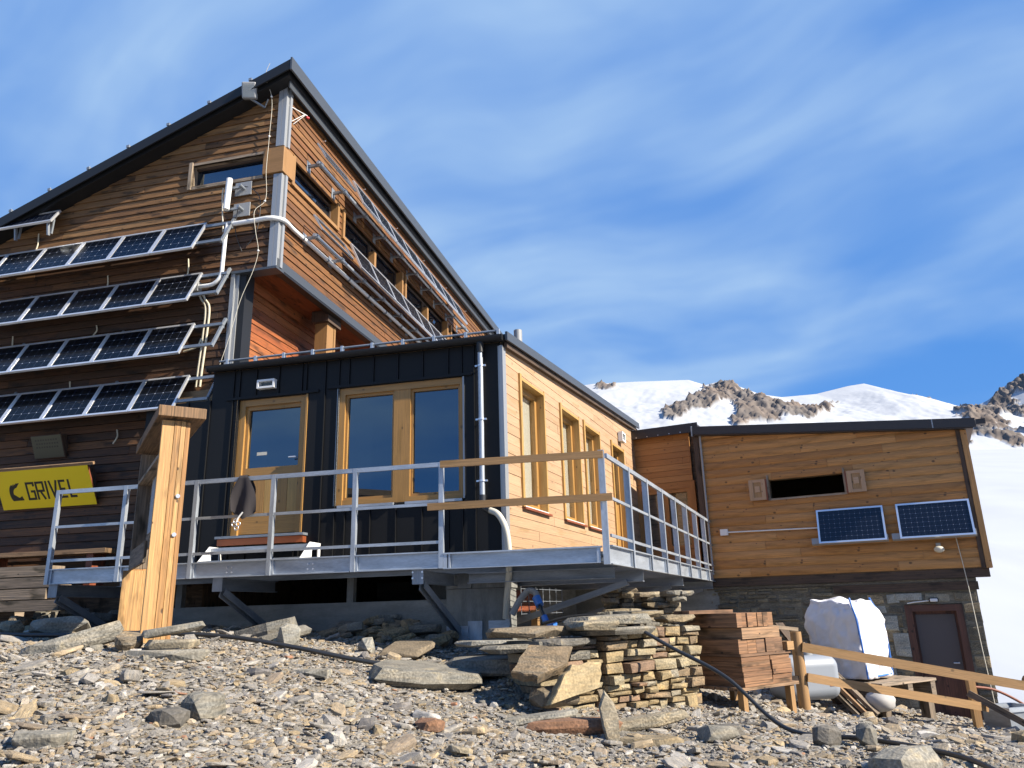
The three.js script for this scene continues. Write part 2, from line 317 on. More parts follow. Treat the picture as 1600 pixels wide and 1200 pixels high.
const snowTone = (x, z) => { const t = 1 + 0.10 * fbm(x * 0.05, z * 0.02, 3, 4) + 0.10 * fbm(x * 0.4 + z * 0.1, z * 0.06, 8, 3); return [0.365 * t, 0.385 * t, 0.415 * t]; };
const snowH = (x, z) => -3.1 + 0.2 * Math.max(0, z - 28) * sstep(20, 60, z) + Math.min(1, z / 60) * (0.5 * fbm(x * 0.02, z * 0.02, 2, 4) + 0.30 * fbm(x * 0.25 + z * 0.05, z * 0.10, 6, 4)) + 0.012 * Math.max(0, x - 60) * 0;
{
  const zs = [-300, -120, -40, -10]; for (let z = -2; z < 740; z += 0.9 + Math.max(0, z) * 0.03) zs.push(z);
  const xs = []; for (let x = -900; x < -20; x += 40) xs.push(x); for (let x = -20; x < 40; x += 0.8) xs.push(x); for (let x = 40; x < 200; x += 4) xs.push(x); for (let x = 200; x <= 1300; x += 20) xs.push(x);
  const sg = grid(xs, zs, (x, z) => snowH(x, z) - (x > -24.5 && x < 10 && z < 27 ? sstep(26.5, 24, z) * sstep(10, 8, x) * 3 : 0));
  const sp = sg.attributes.position, sc = new Float32Array(sp.count * 3); for (let i = 0; i < sp.count; i++) sc.set(snowTone(sp.getX(i), -sp.getZ(i)), i * 3); sg.setAttribute('color', new THREE.BufferAttribute(sc, 3));
  structure('snowfield', sg, snowMat, 'white glacier slope rising behind the hut');
}
// ---------------------------------------------------------------- mountain ridge
{
  const E = [[-1, 0.22], [-0.4, 0.24], [0, 0.275], [0.087, 0.290], [0.109, 0.293], [0.17, 0.2945], [0.24, 0.295], [0.262, 0.287], [0.283, 0.292], [0.30, 0.287], [0.335, 0.272], [0.363, 0.267], [0.41, 0.270], [0.455, 0.280], [0.477, 0.283], [0.50, 0.276], [0.551, 0.258], [0.596, 0.243], [0.608, 0.241], [0.64, 0.255], [0.67, 0.276], [0.696, 0.290], [0.76, 0.312], [0.9, 0.32], [1.3, 0.28]];
  const ridge = (x) => { const t = x / 1100; for (let i = 1; i < E.length; i++) if (t <= E[i][0]) { const k = Math.max(0, (t - E[i - 1][0]) / (E[i][0] - E[i - 1][0])); return 1100 * lerp(E[i - 1][1], E[i][1], k); } return 1100 * 0.28; };
  const ROCK = [
    [[291, 1078], [311, 1106], [327, 1106], [335, 1046], [320, 974], [334, 954], [344, 926], [391, 978], [440, 1012], [346, 862], [316, 868], [290, 848], [260, 826], [238, 810], [267, 896], [289, 938], [276, 942], [235, 884], [205, 870], [181, 836], [172, 844], [175, 882], [192, 914], [220, 932], [244, 976], [267, 1028]],
    [[118, 1080], [133, 1092], [153, 1056], [131, 1040]], [[591, 1090], [618, 1104], [640, 1104], [615, 1084]], [[640, 1060], [652, 1092], [662, 1092], [650, 1066]],
    [[517, 864], [552, 914], [587, 940], [660, 1046], [690, 1075], [720, 1102], [760, 1112], [1000, 1112], [1000, 720], [476, 706], [458, 714], [430, 728], [450, 798]],
  ];
  const inside = (p, x, z) => { let c = false; for (let i = 0, j = p.length - 1; i < p.length; j = i++) if ((p[i][1] > z) !== (p[j][1] > z) && x < (p[j][0] - p[i][0]) * (z - p[i][1]) / (p[j][1] - p[i][1]) + p[i][0]) c = !c; return c; };
  const isRock = (x, z) => { const jx = x + 16 * fbm(x * 0.035, z * 0.035, 3, 4), jz = z + 26 * fbm(x * 0.035, z * 0.035, 9, 4); for (const p of ROCK) if (inside(p, jx, jz)) { if (p === ROCK[4]) { const q = fbm(x * 0.028 + 5, z * 0.016, 7, 4); return q < 0.03 ? 1 : 0; } return 1; } return 0; };
  const hgt = (x, z) => {
    const b = 0.2 * 672 - 3.1, H = ridge(x), s = (z - 700) / 400;
    let h = s < 1 ? lerp(b, H, Math.max(s, -0.1)) : H - (z - 1100) * 0.35;
    const mid = Math.sin(Math.PI * Math.min(1, Math.max(0, s)));
    h += mid * (16 * fbm(x * 0.007, z * 0.007, 4, 3) + 4.5 * fbm(x * 0.03, z * 0.02, 4, 4) + 1.2 * fbm(x * 0.12, z * 0.08, 1, 3));
    if (isRock(x, z)) { const k = Math.abs(fbm(x * 0.03, z * 0.012, 2, 5)), f = fbm(x * 0.10, z * 0.05, 6, 5), q = Math.abs(fbm(x * 0.22, z * 0.10, 3, 3)); h += (1 + 13 * k + 11 * f + 9 * q) * (s > 0.99 ? 0.3 : 1); }
    if (s < 0) h = snowH(x, z) - 2 + s * 10;
    return h;
  };
  const xs = []; for (let x = -800; x < 40; x += 14) xs.push(x); for (let x = 40; x < 820; x += 2.2) xs.push(x); for (let x = 820; x <= 1400; x += 12) xs.push(x);
  const zs = []; for (let z = 670; z <= 1110; z += 2.6) zs.push(z); for (let z = 1120; z < 1500; z += 24) zs.push(z);
  const g = grid(xs, zs, hgt), p = g.attributes.position, col = new Float32Array(p.count * 3);
  for (let i = 0; i < p.count; i++) {
    const x = p.getX(i), z = -p.getZ(i), r = isRock(x, z);
    let c = snowTone(x, z); 
    if (r) { const t = fbm(x * 0.06, z * 0.03, 12, 4), u = fbm(x * 0.02, z * 0.02, 2, 3), k = 1 + 0.9 * t; c = [(0.125 + 0.03 * u) * k, 0.103 * k, (0.088 - 0.02 * u) * k]; }
    col.set(c, i * 3);
  }
  g.setAttribute('color', new THREE.BufferAttribute(col, 3));
  structure('mountain_ridge', g, new THREE.MeshStandardMaterial({ vertexColors: true, roughness: 0.9 }), 'snow covered mountain ridge with brown rock outcrops on the skyline');
}

// ---------------------------------------------------------------- main hut
{
  const hut = basedOn('mountain_hut', 'tall dark timber mountain hut with steep shed roof at left', 'hut', MF, -4.1, 0, 0);
  const roofV = (u) => 9.656 + 0.382 * (u + 3.794);            // top of the roof over the gable
  const under = (u) => roofV(u) - 0.27;
  // solid inside the cladding
  {
    const s = new THREE.Shape(); s.moveTo(-17, -0.4); s.lineTo(-5.05, -0.4); s.lineTo(-5.05, 5.86); s.lineTo(-4.26, 5.86); s.lineTo(-4.26, under(-4.26)); s.lineTo(-17, under(-17)); s.closePath();
    const g = new THREE.ExtrudeGeometry(s, { depth: 15, bevelEnabled: false }); g.translate(0, 0, -15.18);
    part(hut, 'wall', g, M.core, MF);
  }
  // gable cladding
  const winG = [-5.86, -4.38, 7.58, 8.0], gap = [-4.40, -4.0, 7.545, 8.07];
  boards(hut, MF, { seed: 5, u0: -12.4, u1: -4.87, v0: 0.85, v1: 5.70, pitch: 0.140, gap: 0.008, th: 0.03, w: 0, lap: 0.016, len: [3.0, 5.6], mats: M.gableStainShade });
  boards(hut, MF, { seed: 6, u0: -12.4, u1: -4.18, v0: 6.50, v1: 9.6, pitch: 0.140, gap: 0.009, th: 0.03, w: 0, lap: 0.02, len: [3.0, 5.6], mats: M.gable, open: [winG, gap], clips: [[-0.382, 1, 9.385 + 0.382 * 3.794]] });
  boards(hut, MF, { seed: 7, u0: -12.4, u1: -4.18, v0: 5.73, v1: 6.50, pitch: 0.140, gap: 0.009, th: 0.03, w: 0, lap: 0.02, len: [3.0, 5.6], mats: [M.gable[3], ...M.gableStainShade] });  // band behind the top panel row, its shade painted in with darker boards
  // gable window: dark glass, weathered surround
  {
    const w = part(hut, 'window', merge(box(-5.93, -5.86, 7.50, 8.06, -0.15, 0.05), box(-5.86, -4.40, 7.50, 7.56, -0.15, 0.03), box(-5.86, -4.40, 8.00, 8.05, -0.15, 0.02)), M.greyWood[2], MF);
    part(w, 'pane', box(-5.86, -4.38, 7.56, 8.0, -0.16, -0.13), M.glass, MF);
    part(w, 'frame', merge(box(-5.86, -4.4, 7.56, 7.60, -0.13, -0.09), box(-5.86, -4.4, 7.96, 8.0, -0.13, -0.09)), M.darkWood, MF);
  }
  // corner block that wraps the window band round the corner
  part(hut, 'corner_block', merge(box(-4.40, -3.99, 7.55, 8.06, -0.3, 0.06, 0, 0.008)), M.block, MF);
  // steel corner angles
  for (const [a, b] of [[8.10, 9.36], [5.74, 7.53]]) {
    const g = merge(box(-4.18, -4.10, a, b, -0.02, 0.035), box(-4.095, -4.02, a, b, -0.12, 0.032), box(-4.02, -3.985, a, b, -0.12, -0.05));
    part(hut, 'corner_trim', g, M.trimGrey, MF);
  }
  part(hut, 'corner_trim', merge(box(-4.87, -4.80, 3.4, 5.72, -0.2, 0.03), box(-4.80, -4.74, 3.4, 5.70, -0.3, -0.02)), M.trimGrey, MF);
  part(hut, 'corner_post', box(-4.74, -4.62, 3.9, 5.72, -0.30, -0.04), M.roofDark, MF);
  part(hut, 'ledge_trim', merge(box(-4.87, -4.0, 5.69, 5.735, -0.2, 0.045)), M.roofMetal, MF);
  part(hut, 'base_board', box(-12.4, -5.95, 0.72, 0.85, -0.1, 0.06), M.darkWood, MF);

  // roof: slab sloping down to the left, metal verge and eave
  {
    const u0 = -17, u1 = -3.80, wF = 0.32, wB = -15.6;
    const prof = (du, a, b) => [[u0, roofV(u0) + a], [u1 + du, roofV(u1 + du) + a], [u1 + du, roofV(u1 + du) + b], [u0, roofV(u0) + b]];
    const slab = (poly, f, b) => plate(poly, () => f, b);
    const roof = part(hut, 'roof', slab(prof(0, 0, -0.11), wF, wB), M.roofDark, MF);
    part(roof, 'verge', slab(prof(0.004, -0.02, -0.22), wF + 0.03, wF + 0.002), M.roofDark, MF);
    part(roof, 'soffit', slab(prof(-0.07, -0.13, -0.26), wF - 0.06, wB), M.roofDark, MF);
    part(roof, 'eave_fascia', box(-3.80, -3.765, roofV(-3.8) - 0.24, roofV(-3.8) + 0.012, wB, wF + 0.035), M.roofMetal, MF);
    part(roof, 'eave_fascia', box(-3.93, -3.905, roofV(-3.8) - 0.44, roofV(-3.8) - 0.30, wB, 0.14), M.roofMetal, MF);
    for (let i = 0; i < 9; i++) { const u = -4.6 - i * 0.82; part(roof, 'clip', merge(box(u - 0.03, u + 0.03, roofV(u), roofV(u) + 0.05, wF - 0.06, wF + 0.03), rod([u, roofV(u), wF], [u, roofV(u) + 0.07, wF], 0.012, 6)), M.zincDull, MF); }
  }
  // floodlight arm end, lower soffit, set-back wall under the overhang
  part(hut, 'overhang_soffit', box(0.0, 15, 5.80, 5.84, -0.86, -0.02, 0), M.red[1], RF);
  part(hut, 'overhang_trim', merge(box(0.0, 15, 5.74, 5.90, 0.0, 0.035)), M.roofMetal, RF);
  part(hut, 'overhang_trim', merge(box(0.0, 15, 5.70, 5.735, -0.12, 0.03)), M.roofDark, RF);
  boards(hut, RF, { seed: 21, u0: 0.1, u1: 9, v0: 3.6, v1: 5.62, pitch: 0.16, gap: 0.006, th: 0.03, w: -0.80, lap: 0.012, len: [2.2, 4.2], mats: M.red, name: 'red_plank' });
  part(hut, 'beam', box(0.05, 9, 5.62, 5.80, -0.84, -0.74), M.red[0], RF);
  part(hut, 'column', merge(box(2.25, 2.52, 3.7, 5.56, -0.42, -0.16), box(2.53, 2.60, 3.7, 5.56, -0.34, -0.15)), M.block, RF);
  part(hut, 'column_head', box(2.16, 2.72, 5.56, 5.79, -0.46, -0.10), M.darkWood, RF);
  part(hut, 'column', box(5.6, 5.85, 3.9, 5.79, -0.42, -0.16), M.block, RF);

  // long sunny wall
  const wins = [[0.36, 2.10, 7.55, 8.05], [2.42, 5.60, 7.50, 8.10], [5.88, 9.10, 7.50, 8.10], [9.5, 12.4, 7.5, 8.1]];
  boards(hut, RF, { seed: 31, u0: 0.06, u1: 15, v0: 5.92, v1: 9.50, pitch: 0.142, gap: 0.008, th: 0.03, w: 0, lap: 0.018, len: [4, 7], mats: M.sunny, name: 'side_plank', open: [...wins, [-0.1, 0.36, 7.545, 8.07]] });
  wins.forEach(([a, b, c, d], i) => {
    const w = part(hut, 'window', merge(box(a, b, c - 0.06, c + 0.012, -0.17, 0.05), box(a - 0.07, a + 0.012, c - 0.06, d + (i ? 0 : 0.05), -0.17, 0.055), box(b - 0.012, b + 0.07, c - 0.06, d + (i ? 0 : 0.05), -0.17, 0.055)), M.block, RF);
    const n = i ? 2 : 1;
    for (let k = 0; k < n; k++) {
      const x0 = lerp(a, b, k / n), x1 = lerp(a, b, (k + 1) / n);
      part(w, 'pane', box(x0 + 0.03, x1 - 0.03, c + 0.03, d - 0.03, -0.17, -0.14), M.glass, RF);
      part(w, 'frame', merge(box(x0, x1, c + 0.012, c + 0.04, -0.15, -0.11), box(x0, x1, d - 0.04, d, -0.15, -0.11), box(x0 + 0.012, x0 + 0.05, c + 0.04, d - 0.04, -0.15, -0.11), box(x1 - 0.05, x1 - 0.012, c + 0.04, d - 0.04, -0.15, -0.11)), M.darkWood, RF);
      if (k) part(w, 'mullion', box(x0 - 0.05, x0 + 0.05, c + 0.012, d - 0.2, -0.13, 0.035), M.block, RF);
    }
  });
  part(hut, 'shutter', box(9.15, 9.6, 8.5, 8.86, 0.03, 0.06, 1), M.larch[0], RF);
  // small bolts along the sunny wall
  for (let i = 0; i < 6; i++) part(hut, 'bolt', rod([1.4 + i * 1.9, 9.1, 0.0], [1.4 + i * 1.9, 9.1, 0.07], 0.014, 6), M.bolt, RF);
}

// ---------------------------------------------------------------- solar panels and their racks
function solarPanel(label, fr, u, v, w, tilt, wd, ht, cells, group) { // u, v, w = top right corner
  const o = new THREE.Group(); o.name = numbered('solar_panel'); o.applyMatrix4(fr.m.clone().multiply(new THREE.Matrix4().makeRotationX(-tilt).setPosition(u, v, w))); scene.add(o); o.updateMatrixWorld(true);
  tag(o, label, 'solar panel', group);
  const L = { m: o.matrixWorld.clone() }, b = 0.034;
  const sheet = new THREE.PlaneGeometry(wd - 2 * b, ht - 2 * b); sheet.translate(-wd / 2, -ht / 2, 0.012);
  part(o, 'frame', merge(box(-wd, 0, -b, 0, -0.02, 0.02), box(-wd, 0, -ht, -ht + b, -0.02, 0.02), box(-b, 0, -ht + b, -b, -0.02, 0.02), box(-wd, -wd + b, -ht + b, -b, -0.02, 0.02)), M.alu, L);
  part(o, 'cell_sheet', sheet, cells, L);
  part(o, 'back_sheet', box(-wd + b, -b, -ht + b, -b, -0.012, 0.006), M.white, L);
  return o;
}
const ROWS = [['top', 6.68], ['second', 5.725], ['third', 4.80], ['bottom', 3.88]], ORD = ['rightmost', 'second from right', 'third from right', 'fourth from right', 'fifth from right', 'sixth from right'];
const TILT = 28 * D2R;
ROWS.forEach(([rn, v], r) => {
  const u = [-5.35, -5.35, -5.40, -5.40][r];
  for (let i = 0; i < 6; i++) solarPanel(`black solar panel, ${ORD[i]} in the ${rn} row on the gable`, MF, u - i * 0.848, v, 0.15, TILT, 0.838, 0.72, M.cells, 'solar panels in four rows on the gable wall');
  const rack = basedOn('panel_rack', `galvanised rack carrying the ${rn} row of gable solar panels`, 'rack', MF, -4.85, v, 0.0, 'racks of the gable solar panels');
  const s = Math.sin(TILT), c = Math.cos(TILT), P = (u_, t, k = -0.055) => [u_, v - t * c + k * s * -1, 0.15 + t * s + k * c];
  part(rack, 'rail', beam(P(-10.6, 0.10), P(-4.86, 0.10), 0.045, 0.045), M.zincDull, MF);
  part(rack, 'rail', beam(P(-10.6, 0.60), P(-4.86, 0.60), 0.045, 0.045), M.zincDull, MF);
  for (const a of [-4.89, -6.9, -9.0]) part(rack, 'end_bar', beam(P(a, -0.02, -0.105), P(a, 0.66, -0.105), 0.045, 0.045), M.zincDull, MF);
  for (const a of [-4.95, -6.96, -9.06]) part(rack, 'bracket', beam([a, v - 0.07, 0.0], [a, v - 0.07, 0.10], 0.05, 0.05), M.zincDull, MF);
});
{
  const o = solarPanel('small blue solar panel mounted alone high on the gable at the left edge', MF, -8.53, 7.43, 0.17, 30 * D2R, 1.5, 0.36, M.cellsBlue);
  const L = { m: o.matrixWorld.clone() };
  for (const x of [-0.12, -0.85]) part(o, 'bracket', merge(beam([x, -0.3, -0.03], [x, -0.5, -0.20], 0.03, 0.05), beam([x, -0.06, -0.03], [x, -0.42, -0.22], 0.03, 0.03)), M.zincDull, L);
}
// panels along the sunny wall
[['upper', 8.64, 8, 8.77], ['lower', 7.12, 7, 7.31]].forEach(([rn, v, n, vp]) => {
  const W2 = ['first', 'second', 'third', 'fourth', 'fifth', 'sixth', 'seventh', 'eighth'];
  for (let i = 0; i < n; i++) solarPanel(`narrow solar panel on the sunny side wall, ${W2[i]} in the ${rn} row`, RF, 2.38 + (i + 1) * 0.92, vp, 0.20, 24 * D2R, 0.905, 0.64, M.cells, 'solar panels along the sunny side wall');
  const rack = basedOn('panel_rack', `${rn} pipe rack with an empty end frame on the sunny side wall`, 'rack', RF, 0.8, v, 0, 'pipe racks on the sunny side wall');
  const F = RF.sub(0, v, 0.22); F.m.multiply(new THREE.Matrix4().makeRotationX(-30 * D2R));
  part(rack, 'empty_frame', merge(box(0.80, 2.1, -0.02, 0, -0.01, 0.02), box(0.80, 2.1, -0.40, -0.38, -0.01, 0.02), box(0.80, 0.82, -0.38, -0.02, -0.01, 0.02), box(2.08, 2.1, -0.38, -0.02, -0.01, 0.02)), M.zinc, F);
  const pv = v - 0.42, pw = 0.26, ue = 2.3 + n * 0.9 + 0.9;
  part(rack, 'pipe', rod([0.80, pv, pw], [ue, pv, pw], 0.035), M.zinc, RF);
  for (let u = 0.9; u < ue; u += 1.02) part(rack, 'bracket', merge(box(u - 0.07, u + 0.07, pv - 0.12, pv + 0.10, 0.0, 0.02), beam([u, pv, 0.02], [u, pv, pw], 0.05, 0.05), rod([u - 0.05, pv, pw], [u + 0.05, pv, pw], 0.055)), M.zincDull, RF);
});
{ // large pale conduit bending round the corner
  const o = thing('conduit_pipe', 'thick pale pipe bending round the hut corner and along the sunny wall', 'pipe', MF.at(-4.9, 6.6, 0.1).toArray());
  const a = [MF.at(-4.93, 6.62, 0.10), MF.at(-4.45, 6.62, 0.10), MF.at(-4.12, 6.62, 0.10), RF.at(0.02, 6.62, 0.085), RF.at(0.35, 6.62, 0.075), RF.at(0.8, 6.62, 0.075), RF.at(4, 6.63, 0.075), RF.at(8.4, 6.65, 0.075)];
  part(o, 'pipe', tube(a, 0.042, 90, 10), M.white);
  for (let i = 0; i < 8; i++) part(o, 'clamp', rod([0.7 + i * 0.95, 6.62, 0.075], [0.74 + i * 0.95, 6.62, 0.075], 0.05), M.zincDull, RF);
  part(o, 'drop_pipe', tube([MF.at(-4.95, 6.62, 0.14), MF.at(-4.97, 6.4, 0.14), MF.at(-4.98, 5.9, 0.14), MF.at(-5.0, 5.62, 0.14), MF.at(-5.12, 5.5, 0.14), MF.at(-5.4, 5.48, 0.14)], 0.036, 50), M.white);
  part(o, 'junction_box', box(-5.62, -5.40, 5.40, 5.57, 0.06, 0.18), M.plasticGrey, MF);
}
{ // beige twin conduits on the gable
  const o = thing('wall_conduit', 'beige twin conduits running down the gable beside the racks', 'conduit', MF.at(-5.4, 4.8, 0.05).toArray());
  for (const d of [0, 0.07]) part(o, 'tube', tube([MF.at(-5.46 + d, 5.40, 0.05), MF.at(-5.40 + d, 5.28, 0.05), MF.at(-5.31 + d, 5.15, 0.05), MF.at(-5.30 + d, 4.6, 0.05), MF.at(-5.33 + d, 4.0, 0.05), MF.at(-5.34 + d, 3.7, 0.05)], 0.02, 40, 6), M.conduit);
  part(o, 'tube', tube([MF.at(-5.32, 4.55, 0.06), MF.at(-5.36, 4.40, 0.10), MF.at(-5.6, 4.33, 0.12)], 0.014, 20, 6), M.conduit);
  for (const [u, v, h] of [[-5.75, 6.1, 0.5], [-7.4, 6.0, 0.42], [-9.1, 7.1, 0.5], [-7.5, 5.05, 0.2], [-9.3, 5.05, 0.5], [-7.9, 4.05, 0.35], [-6.8, 3.1, 0.25]]) part(o, 'tube', tube([MF.at(u, v, 0.04), MF.at(u + 0.03, v - h * 0.5, 0.05), MF.at(u - 0.03, v - h, 0.06)], 0.013, 12, 6), M.conduit);
}
{ // weather mast
  const o = basedOn('weather_mast', 'short white sensor mast bracketed to the gable above the racks', 'mast', MF, -4.93, 6.75, 0.22);
  part(o, 'tube', rod([-4.95, 6.85, 0.22], [-4.93, 7.45, 0.22], 0.055, 12), M.white, MF);
  for (const v of [6.78, 7.2]) { part(o, 'plate', box(-4.92, -4.60, v, v + 0.26, 0.03, 0.05), M.plasticGrey, MF); part(o, 'arm', merge(box(-5.05, -4.72, v + 0.1, v + 0.14, 0.10, 0.14), rod([-4.74, v + 0.12, 0.05], [-4.74, v + 0.12, 0.2], 0.03)), M.zincDull, MF); }
  part(o, 'cable', tube([MF.at(-5.05, 7.3, 0.2), MF.at(-5.09, 7.22, 0.16), MF.at(-5.09, 6.9, 0.12), MF.at(-5.07, 6.5, 0.08)], 0.014, 24, 6), M.cable);
  part(o, 'cable', tube([MF.at(-4.85, 7.3, 0.10), MF.at(-4.7, 7.36, 0.05), MF.at(-4.45, 7.15, 0.03), MF.at(-4.4, 6.8, 0.03), MF.at(-4.46, 6.4, 0.03), MF.at(-4.6, 6.2, 0.03)], 0.008, 30, 5), M.cableDark);
  part(o, 'cable', tube([MF.at(-4.8, 6.9, 0.10), MF.at(-4.85, 6.5, 0.04), MF.at(-4.7, 6.1, 0.03)], 0.008, 20, 5), M.cableDark);
}
{ // lightning conductor wire
  const o = thing('lightning_wire', 'thin pale wire hanging down the gable beside the corner', 'wire', MF.at(-4.3, 6, 0.07).toArray());
  const pts = [[-4.21, 9.62, 0.36], [-4.30, 9.4, 0.33], [-4.28, 9.1, 0.12], [-4.30, 8.3, 0.07], [-4.30, 7.6, 0.09], [-4.30, 7.0, 0.06], [-4.42, 6.78, 0.16], [-4.40, 6.4, 0.12], [-4.36, 6.05, 0.06], [-4.42, 5.72, 0.06], [-4.62, 5.2, 0.06], [-4.80, 4.5, 0.05], [-4.92, 4.05, 0.06]];
  part(o, 'wire', tube(pts.map((p) => MF.at(...p)), 0.0045, 120, 6), M.cable);
  for (const i of [2, 3, 5, 8]) { const p = MF.at(...pts[i]); const g = new THREE.IcosahedronGeometry(0.02, 1); g.translate(p.x, p.y, p.z); part(o, 'clip', g, M.white); }
}
{ // floodlight under the verge
  const o = basedOn('floodlight', 'grey floodlight under the roof peak of the gable', 'lamp', MF, -4.62, 9.25, 0.2);
  const F = MF.sub(-4.62, 9.16, 0.30, 0.3); F.m.multiply(new THREE.Matrix4().makeRotationX(0.35));
  part(o, 'housing', guv(new RoundedBoxGeometry(0.26, 0.30, 0.13, 2, 0.03), 0), M.plasticGrey, F);
  part(o, 'glass', box(-0.10, 0.10, -0.12, 0.10, 0.066, 0.07), M.glassSoft, F);
  part(o, 'bracket', merge(beam([-4.62, 9.02, 0.27], [-4.45, 8.95, 0.05], 0.03, 0.03), beam([-4.45, 8.95, 0.05], [-4.36, 9.08, 0.10], 0.02, 0.02)), M.zincDull, MF);
}
{ // warning light bracket on the sunny wall corner
  const o = basedOn('signal_bracket', 'small white bracket with red lamp below the roof corner', 'bracket', RF, 0.2, 9.0, 0.05);
  part(o, 'arm', merge(rod([0.05, 8.98, 0.03], [0.42, 8.98, 0.20], 0.009, 6), rod([0.15, 8.7, 0.02], [0.36, 8.97, 0.18], 0.006, 6), rod([0.25, 8.72, 0.02], [0.38, 8.97, 0.18], 0.006, 6)), M.white, RF);
  part(o, 'lamp', rod([0.41, 8.95, 0.19], [0.46, 8.95, 0.215], 0.022, 8), std([0.5, 0.03, 0.04], 0.4), RF);
}
{ // plaque and yellow sign, both leaning out at the top
  const tilt = Math.atan2(0.31, 0.58);
  const F = MF.sub(-7.92, 1.864, 0.05); F.m.multiply(new THREE.Matrix4().makeRotationX(tilt));
  const signTex = canvasTex(1024, 372, (g, w, h) => {
    g.fillStyle = '#e6c800'; g.fillRect(0, 0, w, h); g.fillStyle = '#15140f';
    g.beginPath(); g.moveTo(248, 120); g.lineTo(205, 122); g.lineTo(198, 136); g.lineTo(190, 124); g.lineTo(182, 140); g.lineTo(174, 126); g.lineTo(166, 144); g.lineTo(158, 132); g.bezierCurveTo(112, 152, 104, 250, 140, 290); g.lineTo(262, 288); g.lineTo(246, 246); g.lineTo(214, 262); g.lineTo(162, 226); g.bezierCurveTo(158, 190, 178, 168, 206, 164); g.closePath(); g.fill();
    g.lineWidth = 22; g.lineCap = 'butt'; g.lineJoin = 'miter'; g.strokeStyle = '#15140f';
    const X = [320, 424, 528, 588, 690, 782], T = 118, B = 292, m = (T + B) / 2, wd = 74;
    const line = (...p) => { g.beginPath(); p.forEach(([x, y], i) => (i ? g.lineTo(x, y) : g.moveTo(x, y))); g.stroke(); };
    line([X[0] + wd, T + 44], [X[0] + wd, T + 11], [X[0], T + 11], [X[0], B - 11], [X[0] + wd, B - 11], [X[0] + wd, m + 4], [X[0] + 34, m + 4]);
    line([X[1], B], [X[1], T + 11], [X[1] + wd, T + 11], [X[1] + wd, m + 4], [X[1], m + 4]); line([X[1] + 34, m + 4], [X[1] + wd, B]);
    line([X[2] + 6, T], [X[2] + 6, B]); line([X[3] - 18, T], [X[3] + 18, B - 8], [X[3] + 60, T]);
    line([X[4] + 52, T + 11], [X[4] - 10, T + 11], [X[4] - 10, B - 11], [X[4] + 52, B - 11]); line([X[4] - 10, m], [X[4] + 42, m]);
    line([X[5] - 4, T], [X[5] - 4, B - 11], [X[5] + 60, B - 11]);
  });
  const o = basedOn('shop_sign', 'yellow sign with black lettering and claw emblem on the gable', 'sign', MF, -7.92, 1.86, 0.05);
  const s = new THREE.PlaneGeometry(1.86, 0.675); s.translate(0, 0.3375, 0.016);
  part(o, 'face', s, new THREE.MeshStandardMaterial({ map: signTex, roughness: 0.5 }), F);
  part(o, 'board', box(-0.93, 0.93, 0, 0.675, -0.012, 0.012), M.rust, F);
  part(o, 'batten', box(-1.0, 1.05, 0.675, 0.72, -0.02, 0.02), M.greyWood[3], F);
  part(o, 'strut', merge(box(-0.8, -0.75, 0.02, 0.6, -0.26, -0.013), box(0.75, 0.8, 0.02, 0.6, -0.26, -0.013)), M.darkWood, F);
  const F2 = MF.sub(-8.06, 2.71, 0.06); F2.m.multiply(new THREE.Matrix4().makeRotationX(0.42));
  const pl = basedOn('plaque', 'weathered greenish metal plaque above the yellow sign', 'plaque', MF, -8.06, 2.71, 0.05);
  const pt = canvasTex(256, 160, (g, w, h) => { g.fillStyle = '#4d4c3c'; g.fillRect(0, 0, w, h); g.fillStyle = '#34332a'; g.font = '22px serif'; g.textAlign = 'center'; for (let j = 0; j < 3; j++) for (let i = 0; i < 9; i++) g.fillRect(30 + i * 22 + (j % 2) * 5, 24 + j * 26, 14, 12); });
  const ps = new THREE.PlaneGeometry(0.60, 0.38); ps.translate(0, 0.19, 0.012);
  part(pl, 'face', ps, new THREE.MeshStandardMaterial({ map: pt, roughness: 0.5, metalness: 0.3 }), F2);
  part(pl, 'plate', box(-0.31, 0.31, -0.01, 0.39, -0.01, 0.008), M.darkWood, F2);
  part(pl, 'standoff', merge(box(-0.28, -0.24, 0.02, 0.36, -0.14, -0.011), box(0.24, 0.28, 0.02, 0.36, -0.14, -0.011)), M.darkWood, F2);
}
{ // wall bench
  const o = basedOn('wall_bench', 'weathered plank bench along the foot of the gable wall', 'bench', MF, -8, 0.85, 0.3);
  part(o, 'seat', box(-11, -6.38, 1.03, 1.10, 0.08, 0.46), M.greyWood[3], MF);
  for (const u of [-6.7, -8.6, -10.5]) part(o, 'leg', box(u - 0.06, u + 0.06, 0.55, 1.03, 0.12, 0.40), M.rust, MF);
}

